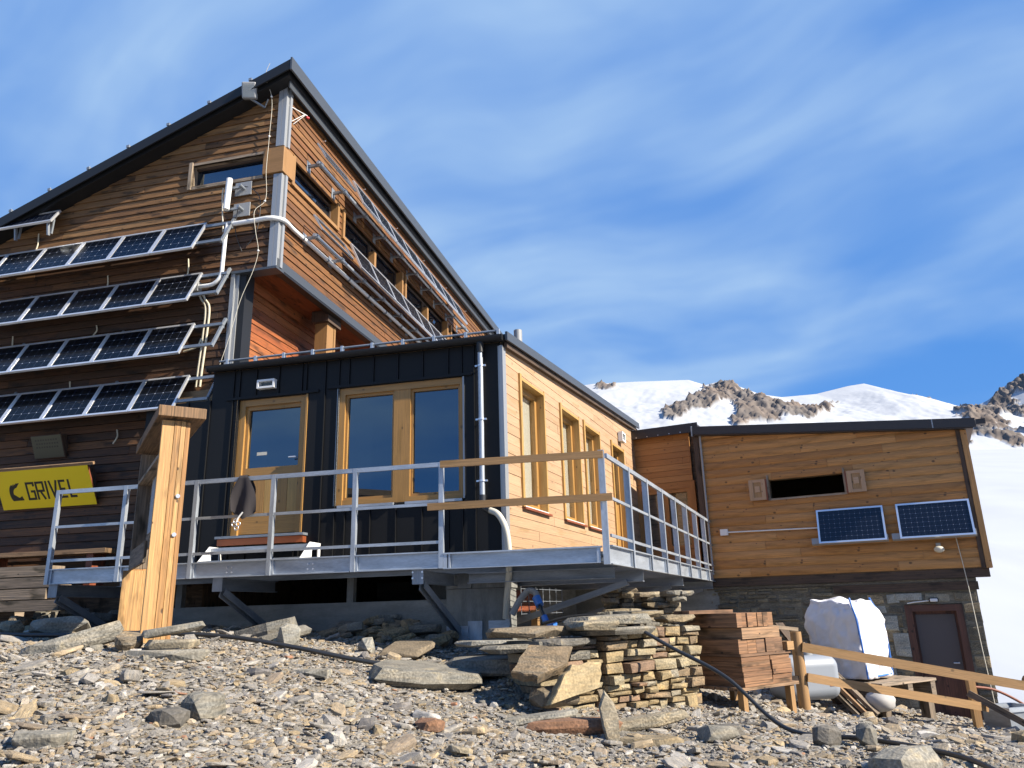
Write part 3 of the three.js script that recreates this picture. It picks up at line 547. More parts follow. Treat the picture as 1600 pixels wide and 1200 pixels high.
// ---------------------------------------------------------------- annex: dark metal front, new larch side
{
  const an = basedOn('annex', 'low annex with black metal front and pale larch side wall', 'building', AF, 0, 0.6, 0);
  const roofAt = (wIn) => 3.86 + 0.053 * wIn; // roof height, wIn metres behind the front
  // floor and inner volume
  {
    const P = [AF.at(-5.9, 0, -0.3), AF.at(-0.26, 0, -0.3), AS.at(8.3, 0, -0.26), RF.at(9, 0, -1.0)].map((p) => [p.x, p.z]);
    const s = new THREE.Shape(P.map(([x, z]) => new THREE.Vector2(x, -z)));
    const g = new THREE.ExtrudeGeometry(s, { depth: 2.9, bevelEnabled: false }); g.rotateX(-Math.PI / 2); g.translate(0, 0.72, 0);
    part(an, 'inner_wall', g, M.inner);
  }
  // front cladding: standing seam sheets around door and window
  const door = [-4.27, -3.11, 1.16, 3.28], win = [-2.56, -0.60, 1.53, 3.31];
  {
    const rnd = rng(41); const cuts = []; for (let u = -4.77; u < -0.02; u += 0.396) cuts.push([u, Math.min(-0.015, u + 0.396)]);
    for (let u = -5.96; u < -4.78; u += 0.396) cuts.push([u, Math.min(-4.77, u + 0.396), 3.33]);
    for (const [a, b, tp] of cuts) {
      let rs = [[a, b, 0.58, tp || 3.78]];
      for (const o of [door, win]) rs = subtract(rs, o);
      for (const r of rs) {
        const dw = (rnd() - 0.5) * 0.004;
        part(an, 'metal_sheet', merge(box(r[0] + 0.004, r[1] - 0.014, r[2], r[3], -0.03, dw, 1), box(r[1] - 0.014, r[1] - 0.002, r[2], r[3], -0.03, 0.022, 1)), M.black, AF);
      }
    }
    part(an, 'backing', merge(...subtract(subtract([[-5.96, -0.02, 0.58, 3.33], [-4.77, -0.02, 3.34, 3.8]], door), win).map((r) => box(r[0], r[1], r[2], r[3], -0.26, -0.032))), M.inner, AF);
    part(an, 'lintel_trim', merge(box(-4.5, -2.9, 3.29, 3.33, -0.1, 0.03), box(-2.75, -0.45, 3.32, 3.36, -0.1, 0.03)), M.black, AF);
  }
  { // door
    const [a, b, c, d] = door, f = 0.10;
    const dr = part(an, 'door', merge(box(a, a + f, c, d, -0.16, -0.03), box(b - f, b, c, d, -0.16, -0.03), box(a + f, b - f, d - f, d, -0.16, -0.03)), M.frame, AF);
    part(dr, 'pane', box(a + f + 0.04, b - f - 0.02, 2.20, d - f - 0.05, -0.14, -0.115), M.glass, AF);
    part(dr, 'leaf_frame', merge(box(a + f, b - f, 2.06, 2.20, -0.15, -0.07), box(a + f, b - f, d - f - 0.06, d - f, -0.15, -0.07), box(a + f, a + f + 0.05, 2.20, d - f - 0.06, -0.15, -0.07), box(b - f - 0.03, b - f, 2.20, d - f - 0.06, -0.15, -0.07)), M.frame, AF);
    for (let i = 0; i < 5; i++) { const x0 = lerp(a + f, b - f, i / 5); part(dr, 'board', box(x0 + 0.002, x0 + (b - a - 2 * f) / 5 - 0.002, 1.50, 2.06, -0.14, -0.085, 1, 0.004), i % 2 ? M.frame : M.reveal, AF); }
    part(dr, 'kick_board', box(a + f, b - f, 1.20, 1.50, -0.14, -0.075, 0), M.frame, AF);
    part(dr, 'sticker', box(a + 0.30, a + 0.47, 2.40, 2.45, -0.114, -0.112), M.cable, AF);
    part(dr, 'handle', merge(rod([b - f - 0.05, 2.32, -0.07], [b - f - 0.05, 2.32, -0.02], 0.012), rod([b - f - 0.05, 2.32, -0.02], [b - f - 0.16, 2.32, -0.02], 0.011)), M.alu, AF);
    part(dr, 'jamb', box(a - 0.03, a - 0.002, c, d, -0.25, 0.015), M.frame, AF); part(dr, 'jamb', box(b + 0.002, b + 0.03, c, d, -0.25, 0.015), M.frame, AF);
    part(an, 'threshold', merge(box(-4.42, -2.98, 1.13, 1.165, -0.06, 0.14)), M.zincDull, AF);
    part(an, 'threshold_board', box(-4.40, -3.0, 1.03, 1.125, -0.02, 0.10), M.copper, AF);
  }
  { // two-light window
    const [a, b, c, d] = win, m = -1.55;
    const w = part(an, 'window', merge(box(a, a + 0.09, c, d, -0.14, -0.02), box(b - 0.05, b, c, d, -0.14, -0.02), box(a + 0.09, b - 0.05, d - 0.10, d, -0.14, -0.02), box(m - 0.13, m + 0.13, c, d - 0.10, -0.14, -0.03), box(a + 0.09, m - 0.13, c, c + 0.08, -0.14, -0.03), box(m + 0.13, b - 0.05, c, c + 0.08, -0.14, -0.03)), M.frame, AF);
    for (const [x0, x1] of [[a + 0.09, m - 0.13], [m + 0.13, b - 0.05]]) {
      part(w, 'pane', box(x0 + 0.03, x1 - 0.03, c + 0.11, d - 0.13, -0.12, -0.10), M.glass, AF);
      part(w, 'sash', merge(box(x0, x0 + 0.035, c + 0.08, d - 0.10, -0.13, -0.06), box(x1 - 0.035, x1, c + 0.08, d - 0.10, -0.13, -0.06), box(x0 + 0.035, x1 - 0.035, d - 0.14, d - 0.10, -0.13, -0.06), box(x0 + 0.035, x1 - 0.035, c + 0.08, c + 0.12, -0.13, -0.06)), M.frame, AF);
      part(w, 'sill', box(x0 - 0.04, x1 + 0.04, c - 0.04, c - 0.004, -0.08, 0.05), M.zinc, AF);
    }
    part(w, 'jamb', box(a - 0.03, a - 0.002, c, d, -0.25, 0.012), M.trimGrey, AF); part(w, 'jamb', box(b + 0.002, b + 0.025, c, d, -0.25, 0.018), M.trimGrey, AF);
  }
  { // bulkhead lamp above the door
    const l = part(an, 'bulkhead_lamp', merge(box(-3.93, -3.63, 3.42, 3.45, 0.005, 0.09), box(-3.93, -3.63, 3.53, 3.56, 0.005, 0.09), box(-3.93, -3.90, 3.45, 3.53, 0.005, 0.09), box(-3.66, -3.63, 3.45, 3.53, 0.005, 0.09)), M.white, AF);
    part(l, 'lens', box(-3.90, -3.66, 3.45, 3.53, 0.01, 0.06), M.glassSoft, AF);
  }
  // gutter, downpipe, hose
  {
    const pts = []; for (let k = 0; k <= 10; k++) { const t = Math.PI * k / 10; pts.push([Math.cos(t) * 0.075, -Math.sin(t) * 0.085]); }
    const s = new THREE.Shape(); s.moveTo(pts[0][0], pts[0][1]); pts.slice(1).forEach((p) => s.lineTo(...p)); s.lineTo(-0.062, 0); for (let k = 10; k >= 0; k--) { const t = Math.PI * k / 10; s.lineTo(Math.cos(t) * 0.062, -Math.sin(t) * 0.072); } s.closePath();
    const g = new THREE.ExtrudeGeometry(s, { depth: 4.84, bevelEnabled: false }); g.rotateY(Math.PI / 2); g.translate(-4.80, 3.85, 0.10);
    const gut = part(an, 'gutter', g, M.roofDark, AF);
    part(gut, 'end_cap', merge(box(-4.81, -4.80, 3.765, 3.85, 0.025, 0.175), box(0.04, 0.05, 3.765, 3.85, 0.025, 0.175)), M.roofDark, AF);
    part(gut, 'outlet', rod([-0.30, 3.62, 0.10], [-0.30, 3.775, 0.10], 0.055, 14), M.roofDark, AF);
    const dp = part(an, 'downpipe', tube([AF.at(-0.30, 3.66, 0.10), AF.at(-0.30, 3.0, 0.09), AF.at(-0.30, 2.2, 0.09), AF.at(-0.30, 1.50, 0.09)], 0.038, 30, 14), M.zinc);
    for (const v of [3.42, 2.62, 1.74]) part(dp, 'clamp', merge(rod([-0.30, v - 0.012, 0.09], [-0.30, v + 0.012, 0.09], 0.05, 14), box(-0.38, -0.22, v - 0.012, v + 0.012, 0.075, 0.105), rod([-0.30, v, 0.0], [-0.30, v, 0.09], 0.01, 6)), M.bolt, AF);
    part(dp, 'elbow', tube([AF.at(-0.30, 1.54, 0.09), AF.at(-0.295, 1.42, 0.10), AF.at(-0.25, 1.36, 0.13), AF.at(-0.17, 1.32, 0.16)], 0.052, 20, 12), M.hose);
    part(dp, 'hose', tube([AF.at(-0.19, 1.325, 0.15), AF.at(-0.06, 1.26, 0.20), AF.at(0.05, 1.08, 0.24), AF.at(0.09, 0.85, 0.24), AF.at(0.08, 0.5, 0.20), AF.at(0.02, 0.1, 0.14), AF.at(0.0, -0.1, 0.12)], 0.042, 60, 12), M.cable);
  }
  // roof
  {
    const mk = (p, y0, y1) => { // slab over four plan points with own top heights
      const t = p.map(([q, h]) => V3(q.x, h + y1, q.z)), b = p.map(([q, h]) => V3(q.x, h + y0, q.z)), pos = [], n = p.length;
      const tri = (...v) => v.forEach((k) => pos.push(k.x, k.y, k.z));
      for (let i = 1; i < n - 1; i++) { tri(t[0], t[i], t[i + 1]); tri(b[0], b[i + 1], b[i]); }
      for (let i = 0; i < n; i++) { const j = (i + 1) % n; tri(t[i], b[i], b[j]); tri(t[i], b[j], t[j]); }
      const g = new THREE.BufferGeometry(); g.setAttribute('position', new THREE.Float32BufferAttribute(pos, 3)); g.computeVertexNormals(); return guv(g, 0);
    };
    const roof = part(an, 'roof', mk([[AF.at(-4.80, 0, 0.06), roofAt(0)], [AF.at(0.10, 0, 0.06), roofAt(0)], [AS.at(8.5, 0, 0.09), roofAt(8.5)], [RF.at(9.2, 0, -0.9), roofAt(9)], [RF.at(-0.4, 0, -0.75), roofAt(0.3)]], -0.06, 0.02), M.roofDark);
    part(roof, 'verge', beam(AS.at(-0.09, roofAt(-0.09) - 0.02, 0.115), AS.at(8.52, roofAt(8.52) - 0.02, 0.115), 0.035, 0.13), M.roofMetal);
    part(roof, 'barge_board', beam(AS.at(0.02, roofAt(0) - 0.125, 0.055), AS.at(8.5, roofAt(8.5) - 0.125, 0.055), 0.05, 0.07), M.darkWood);
    part(roof, 'snow_rail', rod([-4.7, 3.975, -0.02], [-0.06, 3.975, -0.02], 0.018), M.zincDull, AF);
    for (let u = -4.55; u < 0; u += 0.50) part(roof, 'snow_clip', merge(box(u - 0.03, u + 0.03, 3.875, 3.90, -0.1, 0.04), box(u - 0.02, u + 0.02, 3.90, 4.0, -0.05, 0.01)), M.zinc, AF);
    const ch = part(roof, 'vent_pipe', rod(AS.at(1.6, 3.9, -0.35), AS.at(1.6, 4.42, -0.35), 0.045, 12), M.white);
    part(ch, 'cap', merge(rod(AS.at(1.6, 4.34, -0.35), AS.at(1.6, 4.56, -0.35), 0.07, 12)), M.plasticGrey);
  }
  // larch side wall
  const ops = [[0.69, 1.78, 1.47, 3.42], [2.63, 3.73, 1.47, 3.42], [4.04, 5.17, 1.47, 3.42], [6.08, 7.2, 0.95, 3.42]];
  const gate = [-0.053, 1, 3.735];
  boards(an, AS, { seed: 51, u0: 0.105, u1: 8.35, v0: 0.56, v1: 4.3, pitch: 0.146, gap: 0.0035, th: 0.026, w: 0, lap: 0.004, len: [3, 5.5], mats: M.larch, open: ops, clips: [gate] });
  part(an, 'side_backing', merge(...(() => { let r = [[0.02, 8.35, 0.56, 3.72]]; for (const o of ops) r = subtract(r, o); return r.map((q) => box(q[0], q[1], q[2], q[3], -0.24, -0.028)); })()), M.inner, AS);
  part(an, 'corner_trim', merge(box(-0.03, 0.10, 0.56, 3.72, -0.05, 0.022, 1), box(-0.045, -0.03, 0.56, 3.72, -0.02, 0.03, 1)), M.trimGrey, AS);
  ops.forEach(([a, b, c, d], i) => {
    const w = part(an, i < 3 ? 'side_window' : 'side_door', merge(box(a - 0.06, a + 0.015, c - 0.02, d + 0.06, -0.21, 0.035, 1), box(b - 0.015, b + 0.03, c - 0.02, d + 0.06, -0.21, 0.012, 1), box(a + 0.015, b - 0.015, d - 0.015, d + 0.03, -0.21, 0.010, 0)), M.reveal, AS);
    const lo = i < 3 ? c : c;
    part(w, 'frame', merge(box(a, a + 0.10, lo, d, -0.21, -0.13, 1), box(b - 0.10, b, lo, d, -0.21, -0.13, 1), box(a + 0.10, b - 0.10, d - 0.10, d, -0.21, -0.13, 0), box(a + 0.10, b - 0.10, lo, lo + 0.10, -0.21, -0.13, 0)), M.frame, AS);
    if (i < 3) { part(w, 'pane', box(a + 0.10, b - 0.10, c + 0.10, d - 0.10, -0.20, -0.175), M.glassSoft, AS); part(w, 'curtain', box(a + 0.1, b - 0.1, c + 0.1, d - 0.1, -0.232, -0.222), M.curtain, AS); part(w, 'sill', box(a - 0.05, b + 0.05, c - 0.055, c - 0.022, -0.12, 0.06), M.rust, AS); part(w, 'ledge', box(a + 0.002, b - 0.002, c - 0.02, c + 0.004, -0.13, 0.02), M.white, AS); }
    else { part(w, 'pane', box(a + 0.10, b - 0.10, 2.2, d - 0.10, -0.20, -0.175), M.glassSoft, AS); part(w, 'panel', box(a + 0.10, b - 0.10, c + 0.1, 2.2, -0.20, -0.165, 1), M.frame, AS); }
  });
  const vt = part(an, 'air_vent', merge(box(6.72, 6.76, 3.58, 3.80, 0.02, 0.12), box(6.98, 7.02, 3.58, 3.80, 0.02, 0.12), box(6.76, 6.98, 3.76, 3.80, 0.02, 0.12), box(6.76, 6.98, 3.58, 3.62, 0.02, 0.12)), M.white, AS);
  for (let k = 0; k < 3; k++) part(vt, 'slat', box(6.76, 6.98, 3.635 + k * 0.045, 3.66 + k * 0.045, 0.03, 0.09), M.plasticGrey, AS);
}
{ // concrete foundation of the annex
  const o = basedOn('foundation', 'grey concrete foundation wall and corner pier under the annex', 'foundation', AF, -3, -0.5, 0);
  part(o, 'wall', box(-6.2, -0.86, -0.8, 0.17, -0.3, -0.02, 0), M.concrete, AF);
  part(o, 'pier', box(-0.855, 0.0, -0.9, 0.30, -0.5, 0.0, 1), M.concrete, AF);
  part(o, 'pier_head', merge(box(-0.855, -0.50, 0.305, 0.52, -0.5, 0.012, 1), box(-0.34, 0.02, 0.305, 0.52, -0.5, 0.012, 1), box(-0.50, -0.34, 0.305, 0.52, -0.45, -0.03, 1)), M.concrete, AF);
  part(o, 'side_wall', box(0.9, 8.3, -0.9, 0.71, -1.6, -1.3, 0), M.concrete, AS);
  part(o, 'rear_wall', box(-5.95, 3.5, -0.8, 0.71, -7.6, -7.3, 0), M.concrete, AF);
  part(o, 'link_base', box(-0.6, 1.7, -2.2, 0.50, -3.5, -0.05, 0), M.concrete, CN);
  for (const u of [-5.2, -2.4]) part(o, 'prop', box(u, u + 0.10, 0.17, 0.70, -0.25, -0.15, 1), M.concrete, AF);
  part(o, 'base_angle', merge(box(-1.05, -0.36, -0.46, -0.42, 0.0, 0.2), box(-0.55, -0.35, -0.42, -0.12, 0.002, 0.02), box(-0.26, 0.02, -0.30, -0.12, 0.002, 0.03)), M.zinc, AF);
  part(o, 'edge_angle', merge(box(0.004, 0.03, -0.2, 0.55, -0.02, 0.02), box(-0.03, 0.004, -0.2, 0.55, 0.002, 0.02)), M.zinc, AF);
  // main hut plinth behind, dark rubble
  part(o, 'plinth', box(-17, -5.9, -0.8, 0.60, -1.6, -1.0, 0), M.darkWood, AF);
}

// ---------------------------------------------------------------- steel walkway
{
  const w = basedOn('steel_walkway', 'galvanised steel walkway with railing around the annex', 'walkway', DR, -2, 0.5, 0);
  const L = -6.40, Rr = 1.17;
  const post = (fr, u, v0, v1, n = 0) => part(w, 'post', merge(box(u - 0.028, u + 0.028, v0, v1, n - 0.006, n + 0.004), box(u + 0.018, u + 0.028, v0, v1, n - 0.05, n - 0.006)), M.zinc, fr);
  const P = [-6.39, -5.29, -4.20, -3.07, -1.93, -0.795];
  for (const u of P) post(DR, u, 0.50, 1.77, 0.028);
  for (let i = 0; i < 5; i++) {
    const a = P[i] + 0.03, b = P[i + 1] - 0.03;
    part(w, 'top_rail', box(a, b, 1.715, 1.77, 0.0, 0.03), M.zinc, DR);
    part(w, 'middle_rail', box(a, b, 1.245, 1.28, 0.004, 0.026), M.zinc, DR);
    part(w, 'lower_rail', box(a, b, 0.79, 0.825, 0.004, 0.026), M.zinc, DR);
    const t = part(w, 'toe_board', merge(box(a + 0.03, b - 0.01, 0.50, 0.685, -0.02, -0.012), box(a, b, 0.685, 0.70, -0.03, 0.03), box(a + 0.03, b - 0.01, 0.50, 0.512, -0.012, 0.03), box(a, a + 0.03, 0.50, 0.685, -0.02, 0.012)), M.zinc, DR);
    if (i === 3 || i === 2) for (const [x, y] of [[0, 0], [0.07, 0], [0, 0.06], [0.07, 0.06]]) part(t, 'bolt', rod([a + 0.5 + x, 0.56 + y, -0.012], [a + 0.5 + x, 0.56 + y, 0.004], 0.011, 6), M.bolt, DR);
  }
  part(w, 'edge_beam', merge(box(-0.765, 1.10, 0.50, 0.66, -0.02, -0.01), box(-0.765, 1.12, 0.66, 0.678, -0.03, 0.04), box(-0.765, 1.10, 0.49, 0.50, -0.02, 0.04), box(-0.765, -0.72, 0.50, 0.66, -0.01, 0.03), box(-0.70, -0.68, 0.50, 0.66, -0.01, 0.03), box(1.06, 1.10, 0.50, 0.66, -0.01, 0.03)), M.zinc, DR);
  // corner post and side run
  part(w, 'corner_post', merge(box(1.135, 1.205, 0.47, 1.775, -0.03, 0.04, 1)), M.zinc, DR);
  const SP = [0.16]; for (let i = 1; i <= 9; i++) SP.push(0.16 + i * 1.09);
  SP.forEach((u, i) => { if (i) part(w, 'post', merge(box(u - 0.006, u + 0.006, 0.48, 1.77, -0.045, 0.03), box(u - 0.03, u + 0.03, 0.48, 1.77, 0.03, 0.038)), M.zinc, DS); });
  for (let i = 0; i < 9; i++) {
    const a = SP[i] + 0.03, b = SP[i + 1] - 0.01;
    part(w, 'top_rail', box(a - 0.02, b + 0.02, 1.715, 1.77, 0.0, 0.03), M.zinc, DS);
    part(w, 'middle_rail', box(a, b, 1.235, 1.27, 0.004, 0.026), M.zinc, DS);
    part(w, 'lower_rail', box(a, b, 0.79, 0.825, 0.004, 0.026), M.zinc, DS);
    part(w, 'toe_board', merge(box(a, b, 0.48, 0.685, -0.02, -0.012), box(a, b, 0.685, 0.70, -0.03, 0.03), box(a, b, 0.48, 0.492, -0.012, 0.02), box(b - 0.05, b - 0.03, 0.50, 0.685, -0.012, 0.015)), M.zinc, DS);
  }
  // timber rails closing the gap at the corner
  part(w, 'timber_rail', beam(DR.at(-0.79, 1.735, 0.065), DR.at(1.20, 1.715, 0.075), 0.03, 0.085), M.fence[0]);
  part(w, 'timber_rail', beam(DR.at(-0.95, 1.225, 0.065), DR.at(1.28, 1.215, 0.078), 0.03, 0.085), M.fence[1]);
  // grating floor: bearing bars and cross rods, too fine to pick apart
  {
    const gs = [];
    for (let u = L; u < 1.15; u += 0.045) gs.push(new THREE.BoxGeometry(0.005, 0.03, 1.40).translate(u, 0.605, -0.73));
    for (let k = 0; k < 13; k++) gs.push(new THREE.BoxGeometry(Rr - L, 0.006, 0.006).translate((L + Rr) / 2, 0.618, -0.06 - k * 0.11));
    const g = part(w, 'grating', merge(gs), M.zincDull, DR); g.userData.kind = 'stuff';
    const hs = [];
    for (let u = 0.12; u < 9.95; u += 0.045) { const w0 = u < 1.6 ? -1.65 : -1.66; hs.push(new THREE.BoxGeometry(0.005, 0.03, 1.60).translate(u, 0.605, -0.84)); }
    for (let k = 0; k < 15; k++) hs.push(new THREE.BoxGeometry(9.8, 0.006, 0.006).translate(5.02, 0.618, -0.06 - k * 0.11));
    const h = part(w, 'grating', merge(hs), M.zincDull, DS); h.userData.kind = 'stuff';
  }
  // I-beams, arms and struts
  const ibeam = (fr, u, w0, w1, v0, v1, hw = 0.05) => merge(box(u - hw, u + hw, v1 - 0.012, v1, w0, w1), box(u - hw, u + hw, v0, v0 + 0.012, w0, w1), box(u - 0.005, u + 0.005, v0 + 0.012, v1 - 0.012, w0, w1));
  const ch = (fr, u0, u1, wc, v0, v1, d = 0.06) => merge(box(u0, u1, v0, v1, wc - 0.004, wc + 0.004), box(u0, u1, v1 - 0.01, v1, wc, wc + d), box(u0, u1, v0, v0 + 0.01, wc, wc + d));
  part(w, 'edge_channel', ch(DR, L, 1.14, -0.10, 0.50, 0.585, 0.07), M.zincDull, DR);
  part(w, 'edge_channel', ch(DR, L, 1.14, -1.38, 0.50, 0.585, 0.07), M.zincDull, DR);
  part(w, 'edge_channel', ch(DS, 0.1, 9.9, -0.08, 0.49, 0.585, 0.06), M.zincDull, DS);
  part(w, 'edge_channel', ch(DS, 1.2, 9.9, -1.62, 0.49, 0.585, 0.06), M.zincDull, DS);
  for (const u of [-6.3, -3.80, -1.10]) {
    part(w, 'arm', merge(ibeam(DR, u, -1.40, -0.03, 0.34, 0.495), box(u - 0.07, u + 0.07, 0.33, 0.51, -0.028, -0.016)), M.zincDull, DR);
    part(w, 'strut', merge(beam([u, 0.33, -0.10], [u + 0.05, -0.26, -1.40], 0.14, 0.012, V3(1, 0, 0)), beam([u + 0.055, 0.33, -0.10], [u + 0.105, -0.26, -1.40], 0.008, 0.09)), M.zincDull, DR);
    part(w, 'strut_foot', box(u - 0.10, u + 0.20, -0.36, -0.18, -1.435, -1.38), M.zinc, DR);
  }
  for (const u of [1.95, 5.0, 8.6]) {
    part(w, 'arm', ibeam(DS, u, -3.0, -0.03, 0.33, 0.485), M.zincDull, DS);
    part(w, 'strut', beam([u, 0.33, -0.25], [u + 0.02, -0.30, -2.4], 0.08, 0.08), M.zincDull, DS);
  }
  part(w, 'cross_beam', merge(box(-0.85, 1.1, 0.36, 0.495, -1.30, -1.29), box(-0.85, 1.1, 0.36, 0.372, -1.29, -1.2), box(-0.85, 1.1, 0.483, 0.495, -1.29, -1.2)), M.zincDull, DR);
  for (let i = 0; i < 4; i++) part(w, 'bolt', rod([-1.16 + (i % 2) * 0.12, 0.40 + Math.floor(i / 2) * 0.07, -0.02], [-1.16 + (i % 2) * 0.12, 0.40 + Math.floor(i / 2) * 0.07, 0.0], 0.012, 6), M.bolt, DR);
}
{ // metal door step
  const s = basedOn('door_step', 'two-tread galvanised step below the annex door', 'step', AF, -3.5, 0.62, 0.4);
  for (const u of [-4.33, -2.74]) {
    const sh = new THREE.Shape(); sh.moveTo(0.05, 0.62); sh.lineTo(0.62, 0.62); sh.lineTo(0.62, 0.76); sh.lineTo(0.36, 1.0); sh.lineTo(0.05, 1.0); sh.closePath();
    const hl = new THREE.Path(); hl.moveTo(0.12, 0.70); hl.lineTo(0.30, 0.70); hl.lineTo(0.30, 0.88); hl.lineTo(0.24, 0.93); hl.lineTo(0.12, 0.93); hl.closePath(); sh.holes.push(hl);
    const g = new THREE.ExtrudeGeometry(sh, { depth: 0.012, bevelEnabled: false }); g.rotateY(-Math.PI / 2); g.translate(u, 0, 0);
    part(s, 'side_plate', g, M.white, AF);
  }
  for (const [v, w] of [[0.76, 0.40], [0.96, 0.12]]) part(s, 'tread', merge(box(-4.32, -2.75, v, v + 0.02, w, w + 0.22), box(-4.32, -2.75, v - 0.05, v, w + 0.205, w + 0.22)), M.zinc, AF);
}
{ // dark cloth hung over the top rail
  const pts = []; const F = DR, rnd = rng(9);
  const rows = 12, cols = 9, pos = [], idx = [];
  for (let side = 0; side < 2; side++) {
    const off = pos.length / 3;
    for (let j = 0; j <= rows; j++) for (let i = 0; i <= cols; i++) {
      const t = j / rows, s = i / cols, wd = 0.055 + 0.12 * Math.sin(Math.min(1, t * 1.5) * 1.5), fold = Math.sin(s * 9 + j * 0.25) * 0.03 * t;
      const u = -3.50 + (s - 0.5) * 2 * wd + t * (side ? -0.02 : 0.05), v = 1.785 - t * (side ? 0.42 + 0.1 * Math.sin(s * 5) : 0.58 - 0.22 * Math.abs(s - 0.55));
      pos.push(u, v, side ? -0.012 - fold * 0.6 - 0.02 * t : 0.045 + fold + 0.03 * t);
    }
    for (let j = 0; j < rows; j++) for (let i = 0; i < cols; i++) { const a = off + j * (cols + 1) + i, b = a + 1, c = a + cols + 1, d = c + 1; side ? idx.push(a, b, d, a, d, c) : idx.push(a, d, b, a, c, d); }
  }
  for (let i = 0; i < cols; i++) { const a = i, b = i + 1, c = (rows + 1) * (cols + 1) + i, d = c + 1; idx.push(a, b, d, a, d, c); }
  const g = new THREE.BufferGeometry(); g.setAttribute('position', new THREE.Float32BufferAttribute(pos, 3)); g.setIndex(idx); g.computeVertexNormals();
  const o = basedOn('hanging_jacket', 'dark jacket hung over the walkway rail with metal clips', 'jacket', DR, -3.5, 1.2, 0.04);
  part(o, 'cloth', g, std([0.035, 0.03, 0.032], 0.85, { side: THREE.DoubleSide }), F);
  part(o, 'strap', tube([F.at(-3.44, 1.30, 0.09), F.at(-3.50, 1.22, 0.10), F.at(-3.52, 1.16, 0.10)], 0.012, 10, 6), M.white);
  part(o, 'clip', merge(...[[-3.55, 1.15], [-3.51, 1.10], [-3.53, 1.19], [-3.49, 1.15]].map(([u, v]) => { const q = F.at(u, v, 0.10); const t = new THREE.TorusGeometry(0.026, 0.008, 6, 12); t.translate(q.x, q.y, q.z); return strip(t); })), M.bolt);
}

// ---------------------------------------------------------------- link and wing
{
  const k = basedOn('link_building', 'short timber link with glazed opening between annex and wing', 'building', CN, 0.7, 0.5, 0);
  boards(k, CN, { seed: 61, u0: -0.25, u1: 1.36, v0: 2.80, v1: 4.02, pitch: 0.14, gap: 0.004, th: 0.03, w: 0, lap: 0.008, len: [3, 4], mats: M.link });
  part(k, 'lintel', box(-0.25, 1.36, 2.63, 2.79, -0.10, 0.02, 0), M.link[1], CN);
  part(k, 'post', box(1.28, 1.40, 0.55, 2.79, -0.08, 0.03, 1), M.link[1], CN);
  part(k, 'post', box(0.0, 0.10, 0.55, 2.63, -0.08, 0.02, 1), M.link[2], CN);
  boards(k, CN, { seed: 62, u0: 0.10, u1: 1.28, v0: 0.55, v1: 1.25, pitch: 0.14, gap: 0.004, th: 0.03, w: -0.02, lap: 0.008, len: [3, 4], mats: M.link });
  const wd = part(k, 'window', merge(box(0.10, 1.28, 1.25, 1.33, -0.09, 0.0), box(0.10, 1.28, 2.55, 2.63, -0.09, 0.0), box(0.10, 0.18, 1.33, 2.55, -0.09, 0.0), box(1.20, 1.28, 1.33, 2.55, -0.09, 0.0), box(0.64, 0.74, 1.33, 2.55, -0.09, 0.0)), M.link[0], CN);
  part(wd, 'pane', box(0.18, 0.64, 1.33, 2.55, -0.08, -0.06), M.glassSoft, CN); part(wd, 'pane', box(0.74, 1.20, 1.33, 2.55, -0.08, -0.06), M.glassSoft, CN);
  part(k, 'core', box(-0.3, 1.5, 0.5, 4.0, -4, -0.10), M.core, CN);
  const r = part(k, 'roof', box(-0.2, 1.62, 4.02, 4.07, -4, 0.20), M.roofBrown, CN);
  part(r, 'fascia', box(-0.15, 1.64, 3.88, 4.10, 0.21, 0.235), M.roofBrown, CN);
  for (let i = 0; i < 5; i++) part(r, 'rivet', rod([0.15 + i * 0.27, 3.91, 0.235], [0.15 + i * 0.27, 3.91, 0.243], 0.012, 6), M.bolt, CN);
}
